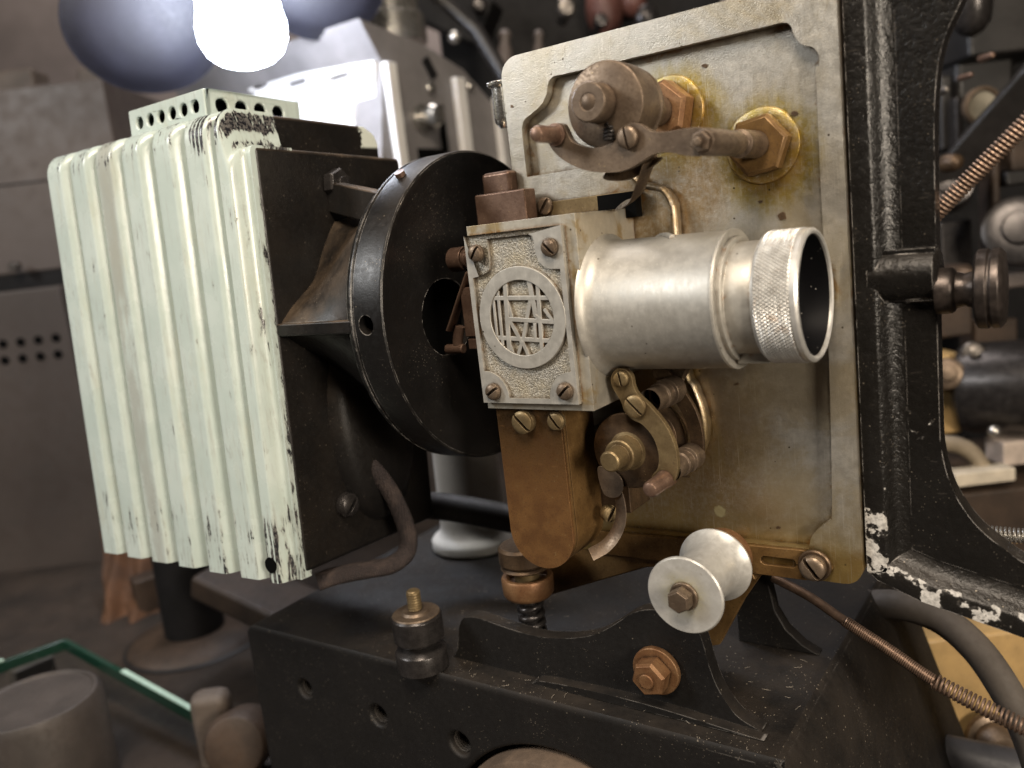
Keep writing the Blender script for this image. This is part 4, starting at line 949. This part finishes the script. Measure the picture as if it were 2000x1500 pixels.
# lower left clutter
fl = -330
pz = on('z', 395, 1330, fl)
t = thing('black_post', 'black post on a rusty round foot below the mint panel', 'post', pz)
q = at(372, 1180, 860)
b = MB(); b.lathe((q.x, q.y, q.z-30), (0, 0, 1), [(0, 0), (0, 29), (150, 27), (150, 0)], 40); part(b, 'post_shaft', M['dark'], t, 1)
b = MB(); b.lathe((q.x, q.y, q.z-52), (0, 0, 1), [(0, 0), (0, 62), (6, 66), (16, 66), (22, 60), (26, 34), (26, 0)], 48); part(b, 'round_foot', M['wood'], t, 1)
b = MB(); b.lathe((q.x, q.y, -330), (0, 0, 1), [(0, 70), (max(10, q.z-52+330-1), 40)], 48); part(b, 'foot_column', M['darkgrey'], t, 1)
b = MB(); b.obox(at(520, 1170, 760), Vector((.9, .2, -.35)).normalized(), Vector((-.2, .95, 0)).normalized(), Vector((.35, 0, .93)).normalized(), 60, 30, 12); put(b, 'brown_casting', M['wood'], 'brown cast lug lying below the lower right corner of the mint panel', 'casting', bev=5)
bm_ = MB(); NXc = 26; g = []
for i in range(NXc+1):
    row_ = []
    for j in range(NXc+1):
        u = 196+110*i/NXc; v = 1040+190*j/NXc+14*math.sin(i*.5)*(j/NXc); p = at(u, v, 1000-.35*(v-1030)); p += fwd*(9*math.sin(i*.5+j*.12)+4*math.sin(j*.4-i*.25)); row_.append(bm_.v(p))
    g.append(row_)
for i in range(NXc):
    for j in range(NXc): bm_.face([g[i][j], g[i+1][j], g[i+1][j+1], g[i][j+1]])
put(bm_, 'orange_cloth', M['orange'], 'crumpled orange brown cloth between the grey cabinet and the black post', 'cloth', ang=80)
# glass case with green edges
gg = NT('green_glass_edge'); gg.b.inputs['Emission Color'].default_value = (.02, .2, .1, 1); gg.b.inputs['Emission Strength'].default_value = .0
M['gedge'] = gg.set((.010, .040, .026), .06, 0, None, .9)
M['gpane'] = NT('clear_glass_pane').m; nb = [x for x in M['gpane'].node_tree.nodes if x.type == 'BSDF_PRINCIPLED'][0]
nb.inputs['Base Color'].default_value = (.86, .95, .9, 1); nb.inputs['Transmission Weight'].default_value = 1; nb.inputs['Roughness'].default_value = .0; nb.inputs['IOR'].default_value = 1.06
A_, B_, C_ = at(-60, 1325, 740), at(128, 1258, 800), at(440, 1432, 640)
t = thing('glass_case', 'open glass case with dark green glass edges at lower left', 'glass case', B_-Vector((0, 0, 120)))
def bar(p, q, w, h):
    d_ = (q-p).normalized(); s_ = d_.cross(UP).normalized(); b_ = MB(); b_.obox((p+q)/2, d_, s_, d_.cross(s_), (q-p).length/2, w/2, h/2); return b_
part(bar(A_, B_, 5, 10), 'glass_edge', M['gedge'], t, .8); part(bar(B_, C_, 5, 10), 'glass_edge', M['gedge'], t, .8)
part(bar(B_, B_-Vector((0, 0, 120)), 20, 16), 'corner_edge', M['gedge'], t, .8)
part(bar(A_-Vector((0, 0, 100)), B_-Vector((0, 0, 112)), 6, 10), 'glass_edge', M['gedge'], t, .8); part(bar(B_-Vector((0, 0, 112)), C_-Vector((0, 0, 100)), 6, 10), 'glass_edge', M['gedge'], t, .8)
Pm = B_.lerp(C_, .42); part(bar(Pm+UP*5.8, C_+UP*5.8, 4.6, 1.4), 'edge_highlight', mat_flat('glass_edge_highlight', (.42, .58, .50), .2, 0, .1), t, .3)  # pale strip paints the highlight along the top of the glass edge
part(bar(A_+UP*5.8, A_.lerp(B_, .35)+UP*5.8, 4.6, 1.4), 'edge_highlight', bpy.data.materials['glass_edge_highlight'], t, .3)
b = MB(); b.face([b.v(x) for x in (A_-UP*6, B_-UP*6, B_-UP*106, A_-UP*94)]); part(b, 'glass_pane', M['gpane'], t, 0)
b = MB(); b.face([b.v(x) for x in (B_-UP*6, C_-UP*6, C_-UP*94, B_-UP*106)]); part(b, 'glass_pane', M['gpane'], t, 0)
q = at(60, 1345, 620); b = MB(); b.lathe((q.x, q.y, -330), (0, 0, 1), [(0, 0), (0, 46), (330+q.z-14, 46), (330+q.z-8, 43), (330+q.z-8, 40), (330+q.z-10, 39), (330+q.z-10, 0)], 56)
put(b, 'grey_canister', mat_flat('mushroom_grey', (.05, .041, .036), .6, 0, .25, .03, .3), 'mushroom grey round canister in the lower left corner', 'canister', bev=2)
b = MB(); fbox(b, 385, 462, 1352, 1640, 640, 22); put(b, 'beige_slab', M['beige'], 'upright beige slab with rounded edges beside the corner of the iron base', 'board', bev=8)  # plain rounded beige slab
q = at(470, 1440, 620); b = MB(); b.lathe(q-fwd*10, (-fwd+UP*.3).normalized(), [(-30, 0), (-30, 22), (0, 24), (6, 21), (8, 14), (8, 0)], 32); put(b, 'brown_knob', M['wood'], 'dark brown round knob between the beige slab and the iron base', 'knob', bev=1)  # loose round knob in dark brown
for (u, v, d_, w_, h_, mt, nm, lab) in ((62, 1318, 800, 30, 26, 'beige', 'paper_box', 'small tan box inside the glass case at far left'), (300, 1180, 960, 30, 60, 'wood', 'wooden_crate', 'brown crate between the orange cloth and the black post')):
    p = at(u, v, d_); a_ = random.uniform(.2, .9); ux_ = (rgt*math.cos(a_)+fwd*math.sin(a_)); b = MB(); b.obox(p, ux_, UP.cross(ux_), UP, w_*.6, w_*.45, h_*.6); put(b, nm, M[mt], lab, nm.split('_')[1], bev=3)

# fine lint and dust fibres lying on the iron base
b = MB()
for i in range(90):
    x = random.uniform(-150, 70); y = random.uniform(-58, 60); z = -189.8
    L = random.uniform(.8, 4.5)**1.0; a = random.uniform(0, 2*PI); k = random.uniform(-.4, .4)
    pts = []
    for j in range(5):
        s_ = L*(j/4-.5)
        if z > -189: pts.append((x+s_*math.cos(a), y, z+s_*math.sin(a)+k*s_*s_*.3))
        else: pts.append((x+s_*math.cos(a)-k*s_*s_*.3*math.sin(a), y+s_*math.sin(a)+k*s_*s_*.3*math.cos(a), z+.15))
    b.tube(pts, random.uniform(.04, .075), 4)
o = b.build('lint_fibres', mat_flat('pale_lint', (.45, .40, .33), .9), None, 0); o['kind'] = 'stuff'

# flakes of dirt stuck to the film plate
for (u, v, r, y) in ((1376, 128, 1.3, -.2), (1551, 222, 1.4, -.2), (1486, 394, 1.2, -.2), (1528, 422, 2.3, -.2), (1000, 208, .9, -5.7), (1237, 188, .8, -.2), (1338, 930, .7, -.2), (1345, 931, .7, -.2), (1440, 750, .8, -.2), (1520, 1030, 1.0, -.2)):
    p = on('y', u, v, y); b = MB(); n_ = 9
    b.prism([[(p.x+r*random.uniform(.5, 1.1)*math.cos(2*PI*k/n_)*1.1, p.z+r*random.uniform(.4, .9)*math.sin(2*PI*k/n_)) for k in range(n_)]], 'y', y-.35, y+.1)
    b.build('dirt_flake', M['bronze_dark'], mech, bev=0)

# ------------------------------------------------------------------ light
w = bpy.data.worlds.new('World'); scene.world = w; w.use_nodes = True
wt = w.node_tree; bg = wt.nodes['Background']
tc = wt.nodes.new('ShaderNodeTexCoord'); sx_ = wt.nodes.new('ShaderNodeSeparateXYZ'); rp = wt.nodes.new('ShaderNodeValToRGB')
wt.links.new(tc.outputs['Generated'], sx_.inputs[0]); mp_ = wt.nodes.new('ShaderNodeMapRange'); mp_.inputs[1].default_value = -1; mp_.inputs[2].default_value = 1
wt.links.new(sx_.outputs[2], mp_.inputs[0]); wt.links.new(mp_.outputs[0], rp.inputs[0]); wt.links.new(rp.outputs[0], bg.inputs[0])
rp.color_ramp.elements[0].color = (.05, .035, .025, 1); rp.color_ramp.elements[1].color = (.30, .26, .22, 1); rp.color_ramp.elements[0].position = .3
bg.inputs[1].default_value = .085
def area(name, loc, target, size, power, color, sy=None):
    l = bpy.data.lights.new(name, 'AREA'); l.energy = power; l.color = color; l.size = size
    if sy: l.shape = 'RECTANGLE'; l.size_y = sy
    o = bpy.data.objects.new(name, l); col.objects.link(o); o.location = Vector(loc)*S
    o.rotation_euler = (Vector(target)-Vector(loc)).to_track_quat('-Z', 'Y').to_euler(); return o
area('ceiling_lamp', (250, -650, 900), (0, -20, 0), .36, 15.0, (1.0, .85, .685))
area('side_lamp', (1000, -540, 200), (0, -20, -20), .28, 12, (1.0, .87, .71))
area('aisle_lamp', (-850, -900, 650), (-250, -80, 40), .32, 9, (.98, .98, .97))
sl_d = bpy.data.lights.new('pedestal_fill_spot', 'SPOT'); sl_d.energy = 5; sl_d.spot_size = math.radians(17); sl_d.spot_blend = .6; sl_d.color = (1, .95, .9); sl_d.shadow_soft_size = .05  # unseen narrow spot added only to brighten the white pedestal
sl_o = bpy.data.objects.new('pedestal_fill_spot', sl_d); col.objects.link(sl_o); sl_l = Vector((pp.x-130, pp.y-70, 250)); sl_o.location = sl_l*S; sl_o.rotation_euler = (Vector((pp.x, pp.y, -160))-sl_l).to_track_quat('-Z', 'Y').to_euler()
area('rear_room_lamp', (-700, 700, 1500), (-800, 900, 0), .8, 13, (1.0, .92, .88))
